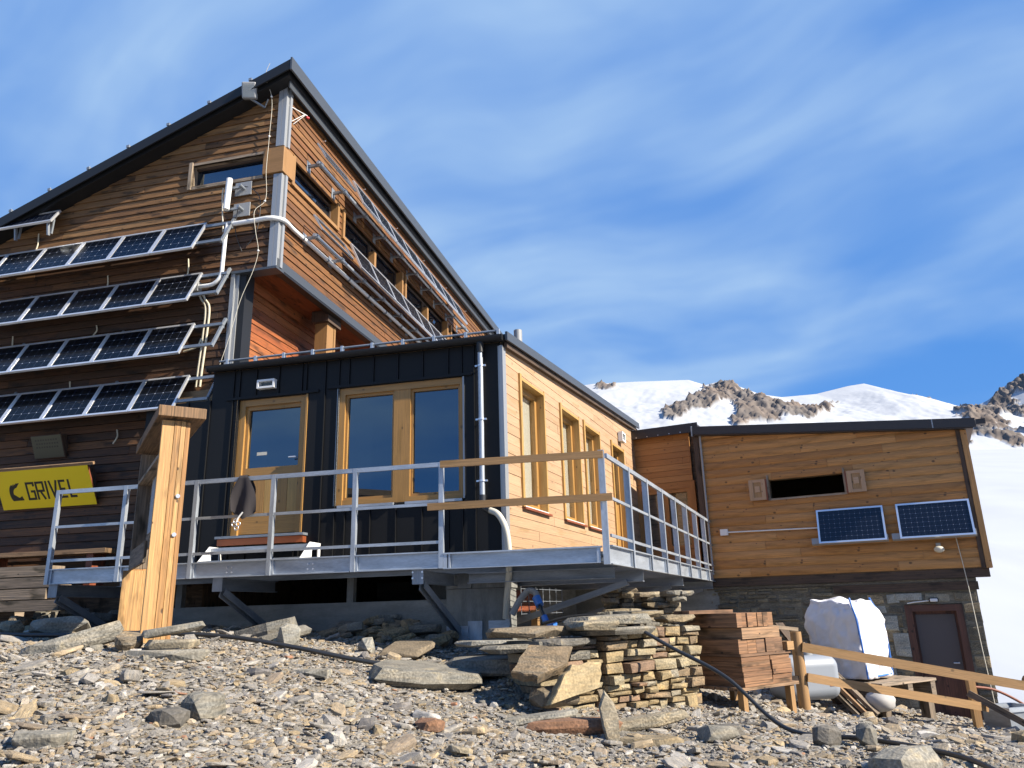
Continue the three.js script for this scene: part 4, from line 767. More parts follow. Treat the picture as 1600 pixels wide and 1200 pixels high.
{
  const w = basedOn('timber_wing', 'low timber clad wing with shuttered slit window on the right', 'building', WG, 2.6, 0.5, 0);
  const top = (u) => 3.70 - 0.1015 * u;
  const win = [1.46, 2.93, 2.13, 2.53];
  boards(w, WG, { seed: 71, u0: 0.06, u1: 5.14, v0: 0.55, v1: 3.75, pitch: 0.178, gap: 0.003, th: 0.04, w: 0, lap: 0, round: 0.022, len: [1.6, 3.6], mats: M.wing, open: [win], clips: [[0.1015, 1, 3.70]] });
  // room behind the cladding: real walls round an unlit space
  for (const r of subtract([[0.0, 5.17, 0.5, 3.16]], win)) part(w, 'inner_wall', box(r[0], r[1], r[2], r[3], -0.2, -0.042, 0), M.inner, WG);
  part(w, 'inner_wall', plate([[0, 3.16], [5.17, 3.16], [5.17, top(5.17)], [0, top(0)]], () => -0.042, -0.2), M.inner, WG);
  part(w, 'rear_wall', plate([[0, 0.5], [5.17, 0.5], [5.17, top(5.17)], [0, top(0)]], () => -5.9, -6), M.inner, WG);
  part(w, 'left_wall', box(0.0, 0.1, 0.5, 3.68, -5.9, -0.2, 2), M.inner, WG);
  part(w, 'floor', box(0.1, 5.17, 0.5, 0.6, -5.9, -0.2, 2), M.inner, WG);
  part(w, 'corner_board', merge(box(5.14, 5.24, 0.53, top(5.2), -0.3, 0.05, 1)), M.wing[2], WG);
  part(w, 'corner_board', merge(box(5.06, 5.135, 0.53, top(5.1), -0.02, 0.035, 1)), M.darkWood, WG);
  part(w, 'corner_board', box(-0.06, 0.055, 0.50, 3.72, -0.5, 0.05, 1), M.darkWood, WG);
  part(w, 'corner_pipe', rod([0.10, 0.62, 0.07], [0.10, 3.65, 0.07], 0.025, 8), M.plasticGrey, WG);
  part(w, 'end_wall', box(5.10, 5.20, 0.53, top(5.2), -6, -0.31, 2), M.wing[1], WG);
  part(w, 'sole_shadow_strip', box(-0.1, 5.18, 0.37, 0.53, -0.3, -0.02, 0), M.darkWood, WG);  // dark strip standing in for the black shadow gap under the cladding
  const wn = part(w, 'window', merge(box(win[0] - 0.04, win[0], win[2] - 0.04, win[3] + 0.10, -0.18, 0.05, 1), box(win[1], win[1] + 0.04, win[2] - 0.04, win[3] + 0.10, -0.18, 0.05, 1), box(win[0], win[1], win[2] - 0.04, win[2], -0.18, 0.04)), M.greyWood[2], WG);
  for (const [a, b, s] of [[1.05, 1.39, 0], [3.0, 3.34, 1]]) {
    const sh = part(w, 'shutter', merge(box(a, a + 0.085, 2.11, 2.55, 0.06, 0.10, 1), box(b - 0.085, b, 2.11, 2.55, 0.06, 0.10, 1), box(a + 0.085, b - 0.085, 2.11, 2.17, 0.06, 0.095), box(a + 0.085, b - 0.085, 2.49, 2.55, 0.06, 0.095)), M.larch[0], WG);
    part(sh, 'panel', box(a + 0.085, b - 0.085, 2.17, 2.49, 0.06, 0.08, 1), M.fence[0], WG);
    part(sh, 'boss', box(a + 0.12, b - 0.12, 2.28, 2.41, 0.08, 0.095, 0), M.larch[1], WG);
    part(sh, 'hinge', box(s ? a - 0.03 : b, s ? a : b + 0.03, 2.1, 2.55, 0.03, 0.09, 1), M.rust, WG);
  }
  { // roof, falling to the right
    const sl = (d0, d1, f, b, du = 0) => plate([[-0.02, top(-0.02) + d0], [5.36 + du, top(5.36 + du) + d0], [5.36 + du, top(5.36 + du) + d1], [-0.02, top(-0.02) + d1]], () => f, b);
    const r = part(w, 'roof', sl(-0.04, 0.12, 0.18, -6.3), M.roofBrown, WG);
    part(r, 'fascia', sl(-0.02, 0.16, 0.21, 0.182, 0.05), M.roofBrown, WG);
    part(r, 'gutter_end', box(5.42, 5.58, top(5.5) + 0.04, top(5.5) + 0.14, 0.06, 0.21), M.roofBrown, WG);
    part(r, 'joint_strip', merge(box(-0.05, -0.025, top(0) - 0.06, top(0) + 0.17, 0.16, 0.22), box(4.68, 4.70, top(4.7) - 0.02, top(4.7) + 0.16, 0.211, 0.216)), M.trimGrey, WG);
  }
  const lp = part(w, 'wall_lamp', (() => { const g = new THREE.SphereGeometry(0.07, 14, 10); g.scale(1.3, 0.9, 1); g.translate(4.42, 0.90, 0.10); return strip(g); })(), M.cable, WG);
  part(lp, 'bracket', merge(box(4.38, 4.46, 0.96, 1.02, 0.0, 0.08)), M.plasticGrey, WG);
  const cb = part(w, 'cable_duct', rod([0.5, 1.49, 0.045], [2.4, 1.455, 0.045], 0.014, 8), M.white, WG);
  part(cb, 'cable_box', box(0.34, 0.50, 1.43, 1.56, 0.02, 0.08), M.white, WG);
}
{ // two panels on the wing
  const t = Math.atan2(0.20, 0.66);
  for (const [a, b, l] of [[2.33, 3.57, 'large blue solar panel on the wing, left of the pair'], [3.80, 5.06, 'large blue solar panel on the wing nearest the corner board']]) {
    const o = solarPanel(l, WG, b, 1.80, 0.09, t, b - a, 0.71, M.cellsBlue, 'solar panels on the timber wing');
    const Lm = { m: o.matrixWorld.clone() };
    part(o, 'mount', merge(box(-(b - a) - 0.14, 0.02, -0.70, -0.58, -0.12, -0.03)), M.plasticGrey, Lm);
    for (const x of [-0.2, -(b - a) + 0.2]) part(o, 'strut', beam([x, -0.64, -0.1], [x, -0.60, -0.24], 0.03, 0.03), M.zincDull, Lm);
  }
}

// ---------------------------------------------------------------- stone
const STONE = [[0.285, 0.262, 0.225], [0.24, 0.222, 0.195], [0.335, 0.31, 0.27], [0.32, 0.25, 0.16], [0.37, 0.285, 0.17], [0.26, 0.205, 0.145], [0.42, 0.395, 0.35], [0.32, 0.165, 0.095], [0.175, 0.16, 0.145], [0.385, 0.325, 0.24], [0.46, 0.345, 0.19]];
M.stone = STONE.map((c) => std(c, 0.88, { map: TX.rock, bumpMap: TX.rock, bumpScale: 0.008 }));
M.wallStone = [[0.41, 0.31, 0.175], [0.37, 0.275, 0.155], [0.43, 0.355, 0.235], [0.32, 0.23, 0.145], [0.38, 0.33, 0.255], [0.31, 0.20, 0.135]].map((c) => std(c, 0.88, { map: TX.rock, bumpMap: TX.rock, bumpScale: 0.008 }));
function suv(g) { return guv(g, 0, R0(), R0(), 0.9, 0.9); }
function slabGeo(seed, lx, ly, lz) { // irregular flat slab with broken, chamfered edges
  const r = rng(seed), pts = [], n = 8 + Math.floor(r() * 4), off = r() * 6, sk = (r() - 0.5) * 0.25;
  for (let k = 0; k < n; k++) {
    const a = off + (k + (r() - 0.5) * 0.8) / n * Math.PI * 2, q = 0.78 + r() * 0.34, c = Math.cos(a), s = Math.sin(a), e = Math.pow(Math.pow(Math.abs(c), 2.6) + Math.pow(Math.abs(s), 2.6), -1 / 2.6);
    const x = c * e * q * lx / 2, z = s * e * q * lz / 2, t = 0.80 + r() * 0.2, b = 0.72 + r() * 0.28;
    pts.push(V3(x * t, ly * (0.40 + r() * 0.14 + sk * c), z * t), V3(x * b, -ly * (0.36 + r() * 0.18), z * b), V3(x, ly * (r() - 0.5) * 0.5, z));
  }
  return suv(new ConvexGeometry(pts));
}
function boulderGeo(seed, lx, ly, lz) { // rounded angular boulder
  const r = rng(seed), pts = [];
  for (let k = 0; k < 26; k++) { const u = r() * 2 - 1, a = r() * Math.PI * 2, w = Math.sqrt(1 - u * u), q = 0.86 + r() * 0.22; const p = [w * Math.cos(a), u, w * Math.sin(a)].map((t) => Math.sign(t) * Math.pow(Math.abs(t), 0.72)); pts.push(V3(p[0] * q * lx / 2, p[1] * q * ly / 2, p[2] * q * lz / 2)); }
  return suv(new ConvexGeometry(pts));
}
function blockGeo(seed, lx, ly, lz, j = 0.16) { // roughly squared stone, broken face
  const r = rng(seed), pts = [];
  for (const x of [-1, 1]) for (const y of [-1, 1]) { const px = x * lx / 2 * (1 - r() * j * 1.3), py = y * ly / 2 * (1 - r() * j * 1.6); pts.push(V3(px, py, -lz / 2), V3(px * (1 - r() * 0.08), py * (1 - r() * 0.16), lz / 2 * (0.90 + r() * 0.14)), V3(px, py, lz / 2 * (0.72 + r() * 0.15))); }
  for (let k = 0; k < 5; k++) pts.push(V3((r() - 0.5) * lx * 0.8, (r() - 0.5) * ly * 0.7, lz / 2 * (0.96 + r() * 0.10)));
  return suv(new ConvexGeometry(pts));
}
// masonry face: stones as parts on a frame
function masonry(parent, fr, { u0, u1, v0, v1, seed, hs, ls, depth, mats, open = [], jut = 0.03, gapU = 0.012, gapV = 0.01, topV }) {
  const r = rng(seed); let v = v0;
  while (v < v1 - 0.03) {
    const h = Math.min(lerp(hs[0], hs[1], r()), v1 - v); let u = u0 + (r() - 0.5) * 0.05;
    while (u < u1 - 0.05) {
      const l = Math.min(lerp(ls[0], ls[1], r() * r()), u1 - u), uc = u + l / 2, vc = v + h / 2;
      const blocked = open.some((o) => uc + l / 2 > o[0] + 0.02 && uc - l / 2 < o[1] - 0.02 && vc > o[2] && vc < o[3]);
      if (!blocked && (!topV || vc < topV(uc))) {
        const sp = h > 0.11 && r() < 0.35 ? lerp(0.35, 0.65, r()) : 0;
        for (const [a, b] of sp ? [[0, sp], [sp, 1]] : [[0, 1]]) {
          const hh = h * (b - a), g = blockGeo(Math.floor(r() * 1e6), l - gapU, hh - gapV, depth, 0.15), f = fr.sub(uc, v + h * (a + b) / 2, -depth / 2 + (r() - 0.5) * jut, (r() - 0.5) * 0.12);
          f.m.multiply(new THREE.Matrix4().makeRotationZ((r() - 0.5) * 0.10));
          part(parent, 'stone', g, mats[Math.floor(r() * mats.length)], f);
        }
      }
      u += l;
    }
    v += h;
  }
}
{ // stone basement below the wing
  const b = basedOn('stone_basement', 'rough stone basement wall with brown door under the timber wing', 'wall', WG, 2.5, -2.2, -0.2);
  const F = WG.sub(0, 0, -0.10), door = [3.70, 4.60, -2.3, -0.13], lint = [2.44, 4.98, 0.14, 0.30];
  M.baseStone = [[0.27, 0.235, 0.175], [0.21, 0.185, 0.14], [0.33, 0.285, 0.205], [0.18, 0.16, 0.13], [0.25, 0.21, 0.15]].map((c) => std(c, 0.9, { map: TX.rock, bumpMap: TX.rock, bumpScale: 0.01 }));
  M.paleStone = [[0.50, 0.50, 0.47], [0.42, 0.38, 0.30], [0.46, 0.36, 0.23]].map((c) => std(c, 0.9, { map: TX.rock }));
  part(b, 'core', merge(box(-0.5, 3.66, -2.9, 0.37, -5.8, -0.118), box(4.64, 4.92, -2.9, 0.37, -5.8, -0.118), box(3.66, 4.64, -0.09, 0.37, -5.8, -0.118), box(3.66, 4.64, -2.9, -0.09, -5.8, -0.45)), std([0.24, 0.22, 0.18], 0.95, { map: TX.rock }), WG);
  masonry(b, F, { u0: -0.5, u1: 2.42, v0: -2.4, v1: 0.30, seed: 81, hs: [0.05, 0.17], ls: [0.12, 0.7], depth: 0.2, jut: 0.05, mats: M.baseStone, open: [door, lint] });
  masonry(b, F, { u0: 2.42, u1: 3.66, v0: -2.4, v1: 0.13, seed: 83, hs: [0.15, 0.30], ls: [0.22, 0.62], depth: 0.2, mats: [...M.baseStone, ...M.paleStone, ...M.paleStone], gapU: 0.03, gapV: 0.03 });
  masonry(b, F, { u0: 3.66, u1: 4.94, v0: -0.06, v1: 0.13, seed: 85, hs: [0.17, 0.18], ls: [0.3, 0.6], depth: 0.2, mats: [...M.baseStone, ...M.paleStone], gapU: 0.03 });
  masonry(b, F, { u0: 4.64, u1: 4.94, v0: -2.5, v1: -0.08, seed: 87, hs: [0.16, 0.30], ls: [0.3, 0.5], depth: 0.25, mats: [...M.baseStone, M.paleStone[2]] });
  for (const [u, v, l, h] of [[3.33, -0.42, 0.36, 0.30], [3.52, -0.82, 0.30, 0.46], [3.2, -1.30, 0.34, 0.24], [3.75, 0.05, 0.5, 0.15]]) part(b, 'stone', blockGeo(Math.floor(u * 999), l, h, 0.2, 0.14), M.paleStone[0], F.sub(u, v, -0.075));
  part(b, 'lintel_beam', box(2.44, 4.96, 0.15, 0.30, -0.30, -0.06, 0), M.darkWood, WG);
  part(b, 'top_course', box(-0.5, 4.94, 0.305, 0.365, -0.4, -0.06, 0), M.baseStone[3], WG);
  const d = part(b, 'door', merge(box(3.66, 3.78, -2.3, -0.10, -0.34, -0.10, 1), box(4.52, 4.64, -2.3, -0.10, -0.34, -0.10, 1), box(3.78, 4.52, -0.22, -0.10, -0.34, -0.10, 0)), M.doorWood, WG);
  part(d, 'leaf', box(3.78, 4.52, -2.3, -0.22, -0.32, -0.26, 1), std([0.16, 0.06, 0.035], 0.6, { map: TX.worn }), WG);
  part(d, 'upper_sheet', box(3.82, 4.48, -1.35, -0.28, -0.26, -0.245, 1), std([0.075, 0.062, 0.062], 0.5), WG);
  part(d, 'handle', merge(rod([4.42, -1.15, -0.25], [4.42, -1.15, -0.19], 0.014), rod([4.42, -1.15, -0.19], [4.33, -1.15, -0.19], 0.012)), M.bolt, WG);
  const l = part(b, 'bulkhead_lamp', (() => { const g = new RoundedBoxGeometry(0.17, 0.09, 0.08, 2, 0.03); g.translate(4.18, -0.02, -0.03); return strip(g); })(), M.roofDark, WG);
  part(l, 'lens', (() => { const g = new RoundedBoxGeometry(0.13, 0.06, 0.03, 2, 0.014); g.translate(4.18, -0.02, 0.012); return strip(g); })(), M.white, WG);
  part(l, 'cable', tube([WG.at(4.10, -0.03, -0.06), WG.at(3.85, -0.05, -0.06), WG.at(3.72, -0.07, -0.06)], 0.012, 16, 6), M.white);
  part(b, 'wire', tube([WG.at(4.72, 1.3, 0.04), WG.at(4.78, 0.4, 0.05), WG.at(4.82, -0.9, 0.04), WG.at(4.86, -2.0, 0.04)], 0.008, 30, 5), M.cable);
}

// ---------------------------------------------------------------- loose stones of the scree
const blockedPlan = (x, z) => { const p = V3(x, 0, -z).applyMatrix4(AF.m.clone().invert()); return p.z < -0.05 && p.x > -6.4 && p.x < 0.1; };
{
  const grp = new THREE.Group(); grp.name = 'scree'; scene.add(grp);
  tag(grp, 'broken grey and tan stones covering the ground below the hut', 'scree', null, 'stuff');
  const r = rng(1234), NV = 12, per = 20000, dummy = new THREE.Object3D();
  const cols = STONE.map((c) => C(...c)); const pick = () => { const t = r(); return t < 0.22 ? 0 : t < 0.34 ? 1 : t < 0.52 ? 2 : t < 0.64 ? 3 : t < 0.72 ? 4 : t < 0.79 ? 5 : t < 0.875 ? 6 : t < 0.88 ? 7 : t < 0.94 ? 8 : 9; };
  const sm = std([1, 1, 1], 0.88, { map: TX.rock, bumpMap: TX.rock, bumpScale: 0.004 });
  for (let k = 0; k < NV; k++) {
    const g = k % 5 === 2 ? boulderGeo(640 + k, 0.9, 0.5, 0.7) : slabGeo(500 + k * 17, 1, 0.14 + 0.05 * (k % 4), 0.46 + 0.09 * (k % 5));
    const im = new THREE.InstancedMesh(g, sm, per); im.name = 'stones'; im.castShadow = im.receiveShadow = true; im.userData.kind = 'stuff';
    let i = 0;
    while (i < per) {
      const z = 3.6 + Math.pow(r(), 1.25) * 13.5, x = lerp(-0.72 * z - 1.5, 0.68 * z + 1.8, r());
      if (blockedPlan(x, z)) continue;
      const grit = sstep(0.12, 0.42, fbm(x * 0.55 + 4, z * 0.75, 5, 3) - 0.06 - 0.10 * fbm(x * 3, z * 3, 2, 2)); // 1 = packed grit, 0 = coarse chips
      if (r() < grit * 0.35) continue;
      let s = 0.017 + 0.045 * Math.pow(r(), 2.2);
      if (r() < 0.16 * (1 - grit)) s += 0.02 + 0.06 * r() * r();
      if (r() < 0.006 * (1 - 0.7 * grit)) s = 0.11 + 0.13 * r();
      s *= 1 - 0.5 * grit;
      if (z > 11) s *= 1.25;
      const flat = 0.45 + r() * 0.95;
      dummy.position.set(x, land(x, z) + s * ((r() < 0.3 ? -0.04 : 0.09) - 0.05 * grit), -z); dummy.rotation.set((r() - 0.5) * 0.75, r() * 6.28, (r() - 0.5) * 0.75); dummy.scale.set(s * (0.85 + r() * 0.5), s * flat, s); dummy.updateMatrix(); im.setMatrixAt(i, dummy.matrix);
      const c = cols[pick()].clone().multiplyScalar(1.08 + r() * 0.68); c.b *= 1.08; im.setColorAt(i, c); i++;
    }
    grp.add(im);
  }
}
function stone(name, label, x, z, lx, ly, lz, { turn = 0, tx = 0, tz = 0, mat = 0, lift = 0.3, y, group, seed } = {}) {
  const sd = seed ?? Math.floor((x * 131 + z * 977) * 10) + 7, g = (name === 'boulder' || ly > 0.55 * lz ? boulderGeo : slabGeo)(sd, lx, ly, lz), m = new THREE.Mesh(g, M.stone[mat]); m.name = numbered(name);
  m.position.set(x, (y ?? land(x, z)) + ly * lift, -z); m.rotation.set(tx, turn, tz, 'YXZ'); m.castShadow = m.receiveShadow = true; scene.add(m);
  return tag(m, label, 'stone', group);
}
// a broken slab with a given outline (x, height, forward distance), thickness to its back
function outlineSlab(name, label, pts, th, mat) {
  const P = pts.map(([x, y, z]) => V3(x, y, -z)), c = P.reduce((a, q) => a.add(q), V3(0, 0, 0)).multiplyScalar(1 / P.length), nrm = P[1].clone().sub(P[0]).cross(P[2].clone().sub(P[0])).normalize(); if (nrm.z < 0) nrm.negate();
  const r = rng(Math.floor(pts[0][0] * 1000) + 5), ring = [], n = P.length;
  for (let i = 0; i < n; i++) { const a = P[i], b = P[(i + 1) % n]; for (let k = 0; k < 4; k++) { const q = a.clone().lerp(b, k / 4), d = q.clone().sub(c).normalize(); q.addScaledVector(d, k ? (r() - 0.5) * 0.035 : 0); ring.push(q.sub(c)); } }
  const back = ring.map((q) => q.clone().multiplyScalar(0.94 + r() * 0.08).addScaledVector(nrm, -th * (0.9 + r() * 0.2))), front = ring.map((q) => q.clone().multiplyScalar(0.97)), edge = ring.map((q) => q.clone().addScaledVector(nrm, -0.018)), pos = [];
  const tri = (...v) => v.forEach((k) => pos.push(k.x, k.y, k.z)), m = ring.length, f0 = V3(0, 0, 0).addScaledVector(nrm, 0.006), b0 = V3(0, 0, 0).addScaledVector(nrm, -th);
  for (let i = 0; i < m; i++) { const j = (i + 1) % m; tri(f0, front[j], front[i]); tri(front[i], front[j], edge[j]); tri(front[i], edge[j], edge[i]); tri(edge[i], edge[j], back[j]); tri(edge[i], back[j], back[i]); tri(b0, back[i], back[j]); }
  const g = new THREE.BufferGeometry(); g.setAttribute('position', new THREE.Float32BufferAttribute(pos, 3)); g.computeVertexNormals();
  const o = new THREE.Mesh(suv(g), mat); o.name = numbered(name); o.position.copy(c); o.castShadow = o.receiveShadow = true; scene.add(o); return tag(o, label, 'stone');
}
M.slabBrown = std([0.27, 0.20, 0.13], 0.88, { map: TX.rock, bumpMap: TX.rock, bumpScale: 0.006 }); M.slabOchre = std([0.47, 0.36, 0.21], 0.88, { map: TX.rock, bumpMap: TX.rock, bumpScale: 0.006 }); M.slabOrange = std([0.46, 0.26, 0.10], 0.85, { map: TX.rock, bumpMap: TX.rock, bumpScale: 0.006 });
outlineSlab('stone_slab', 'brown slab leaning over the left end of the dry stone wall', [[0.093, -0.325, 8.0], [0.53, -0.349, 8.0], [0.447, -0.501, 7.8], [0.163, -0.593, 7.6], [-0.086, -0.545, 7.65]], 0.09, M.slabBrown);
outlineSlab('stone_slab', 'large ochre slab standing against the dry stone wall', [[0.50, -0.506, 7.80], [0.817, -0.50, 8.02], [0.77, -0.735, 7.92], [0.275, -0.83, 7.5], [0.37, -0.675, 7.62]], 0.11, M.slabOchre);
outlineSlab('stone_slab', 'orange slab at the bottom of the frame near centre', [[-1.29, -1.06, 6.0], [-1.10, -0.985, 6.1], [-0.866, -0.935, 6.2], [-0.845, -1.0, 6.0], [-0.98, -1.07, 5.85]], 0.10, M.slabOrange);
stone('stone_slab', 'dark stone in shade under the leaning brown slab', 0.32, 7.85, 0.55, 0.22, 0.35, { turn: 0.3, mat: 5, lift: 0.9 });
stone('stone_slab', 'thin flat slab between the long grey slab and the wall', 0.05, 8.35, 0.9, 0.08, 0.5, { turn: 0.3, mat: 0, tz: 0.03, lift: 5.0 });
stone('stone_slab', 'narrow pale slab lying on the edge of the long grey slab', -0.30, 8.95, 1.0, 0.06, 0.3, { turn: -0.08, mat: 6, lift: 5.5 });
// named slabs of the photograph
stone('stone_slab', 'big flat grey slab with pale broken edge below the corner pier', -0.95, 8.25, 1.15, 0.17, 0.80, { turn: 0.35, mat: 0, tx: 0.10, tz: -0.10, lift: 0.45 });
stone('stone_slab', 'long shadowed grey slab lying in front of the corner pier', -0.15, 8.75, 1.30, 0.17, 0.75, { turn: -0.1, mat: 1, tz: 0.02, tx: 0.06, lift: 0.55 });
stone('stone_slab', 'pale stone propped upright at the foot of the ochre slab', 0.75, 7.05, 0.17, 0.08, 0.50, { turn: 0.1, mat: 9, tx: 1.1, lift: 1.6 });
stone('stone_slab', 'thin grey slab below the leaning brown slab', 0.15, 7.35, 0.75, 0.07, 0.28, { turn: 0.12, mat: 2, tz: 0.08, lift: 0.9 });
stone('stone_slab', 'rust brown slab at the foot of the dry stone wall', 0.42, 7.2, 0.85, 0.12, 0.26, { turn: 0.02, mat: 7, tz: 0.02, lift: 0.35 });
stone('stone_slab', 'long pale slab under the ochre slab', 1.15, 7.62, 0.80, 0.10, 0.24, { turn: 0.25, mat: 9, tz: 0.10, lift: 0.7 });
stone('stone_slab', 'flat tan stone lying right of the upright pale stone', 1.05, 6.95, 0.55, 0.08, 0.28, { turn: 0.1, mat: 3, lift: 0.3 });
stone('stone_slab', 'long grey slab with brown underside left of the notice board', -4.25, 7.65, 0.95, 0.17, 0.42, { turn: 0.25, mat: 2, tz: 0.24, lift: 0.45 });
stone('stone_slab', 'grey-green slab leaning at the foot of the notice board', -3.28, 7.55, 0.58, 0.08, 0.22, { turn: 0.15, mat: 2, tz: 0.14, lift: 2.6, y: -0.30 });
stone('stone_slab', 'tan slab in the stack at the foot of the notice board', -3.22, 7.50, 0.62, 0.08, 0.26, { turn: -0.05, mat: 9, lift: 1.1, y: -0.30 });
stone('stone_slab', 'lowest pale slab of the stack at the notice board', -3.20, 7.38, 0.72, 0.10, 0.30, { turn: 0.06, mat: 2, lift: 0.2, y: -0.33 });
stone('stone_slab', 'brown stone tilted beside the notice board stack', -3.66, 7.55, 0.26, 0.12, 0.22, { turn: 0.7, mat: 5, tx: 0.5, lift: 0.7 });
stone('boulder', 'rounded grey boulder behind the long slab at left', -5.25, 9.2, 0.72, 0.26, 0.42, { turn: 0.1, mat: 2, lift: 0.4 });
stone('boulder', 'pale pointed stone at the left edge under the walkway', -5.9, 9.3, 0.28, 0.20, 0.22, { turn: 0.8, mat: 9, lift: 0.4 });
stone('stone_slab', 'thick dark slab under the walkway left of the first strut', -3.0, 9.5, 0.82, 0.20, 0.45, { turn: -0.2, mat: 1, tz: 0.2, lift: 0.35 });
stone('stone_slab', 'second dark slab leaning below the thick one under the walkway', -2.75, 9.2, 0.80, 0.13, 0.35, { turn: 0.2, mat: 1, tz: 0.28, lift: 0.4 });
stone('boulder', 'whitish boulder beside the black hose under the walkway', -2.55, 8.9, 0.27, 0.27, 0.24, { turn: 0.3, mat: 6, lift: 0.4 });
stone('boulder', 'white lump of stone between the struts', -1.75, 9.3, 0.22, 0.22, 0.2, { turn: 1.0, mat: 6, lift: 0.4 });
stone('stone_slab', 'broad brown-grey slab at the foot of the rubble heap', -1.30, 9.45, 0.70, 0.09, 0.48, { turn: 0.25, mat: 5, tx: 0.30, tz: 0.12, lift: 1.0 });
stone('boulder', 'dark stone half sunk in the scree at lower left', -2.45, 5.75, 0.30, 0.15, 0.22, { turn: 0.2, mat: 8, lift: 0.25 });
stone('boulder', 'smooth grey boulder behind the dark sunken stone', -2.30, 6.0, 0.34, 0.20, 0.30, { turn: 0.9, mat: 0, lift: 0.3 });
stone('boulder', 'reddish orange stone in the scree below the big slab', -0.72, 6.55, 0.24, 0.12, 0.2, { turn: 0.2, mat: 7, lift: 0.35 });
stone('boulder', 'big grey boulder at the bottom right beside the hose', 2.65, 5.85, 0.52, 0.30, 0.42, { turn: 0.5, mat: 2, lift: 0.12 });
stone('boulder', 'dark grey boulder where the hose leaves the fence post', 2.55, 7.0, 0.24, 0.22, 0.2, { turn: 0.2, mat: 8, lift: 0.35 });
stone('boulder', 'grey boulder next to the dark one below the fence post', 2.88, 7.0, 0.22, 0.24, 0.18, { turn: 1.2, mat: 1, lift: 0.35 });
stone('boulder', 'yellowish boulder at the right below the low fence rail', 4.6, 7.6, 0.36, 0.18, 0.26, { turn: 0.3, mat: 4, lift: 0.35 });
stone('stone_slab', 'flat grey slab in the scree at far lower left', -3.0, 5.2, 0.36, 0.09, 0.22, { turn: 0.2, mat: 2, lift: 0.35 });
stone('stone_slab', 'grey slab on the scree right of the notice board', -1.95, 7.6, 0.42, 0.07, 0.26, { turn: -0.4, mat: 2, lift: 0.4 });
stone('boulder', 'large flat boulder below the right end of the dry stone wall', 1.65, 7.2, 0.42, 0.15, 0.32, { turn: 0.4, mat: 0, lift: 0.35 });
stone('boulder', 'dark flat stone in front of the dry stone wall end', 1.85, 7.55, 0.45, 0.12, 0.28, { turn: 0.1, mat: 8, lift: 0.3 });
{ // medium stones nothing tells apart, and the rubble heaps
  const r = rng(4711); let n = 0;
  while (n < 60) { const z = 4.9 + r() * 6.5, x = lerp(-0.66 * z, 0.64 * z, r()); if (blockedPlan(x, z)) continue; const s = 0.08 + 0.11 * r() * r(); stone('loose_stone', 'medium sized angular stone lying loose on the scree', x, z, s * (1 + r() * 0.5), s * (0.28 + r() * 0.4), s * (0.6 + r() * 0.4), { turn: r() * 6.28, tx: (r() - 0.5) * 0.5, tz: (r() - 0.5) * 0.5, mat: [0, 1, 2, 2, 3, 0, 9, 5][Math.floor(r() * 8)], lift: 0.35, group: 'medium stones scattered on the scree', seed: 9000 + n }); n++; }
  n = 0;
  while (n < 60) { const u = lerp(-2.3, -0.75, r()), w = lerp(0.05, 0.75, r()), p = AF.at(u, 0, w), hh = 0.34 * Math.max(0, 1 - ((u + 1.5) / 0.8) ** 2) * Math.max(0, 1 - w / 0.8), s = 0.14 + 0.22 * r(); stone('rubble_stone', 'slab of the rubble heap under the walkway between struts', p.x, -p.z, s * 1.3, s * 0.3, s * 0.8, { turn: r() * 6.28, tx: (r() - 0.5) * 0.6, tz: (r() - 0.5) * 0.6, mat: [0, 1, 5, 3, 8, 4][Math.floor(r() * 6)], y: land(p.x, -p.z) + hh * r(), lift: 0.4, group: 'rubble heap under the walkway', seed: 9500 + n }); n++; }
}
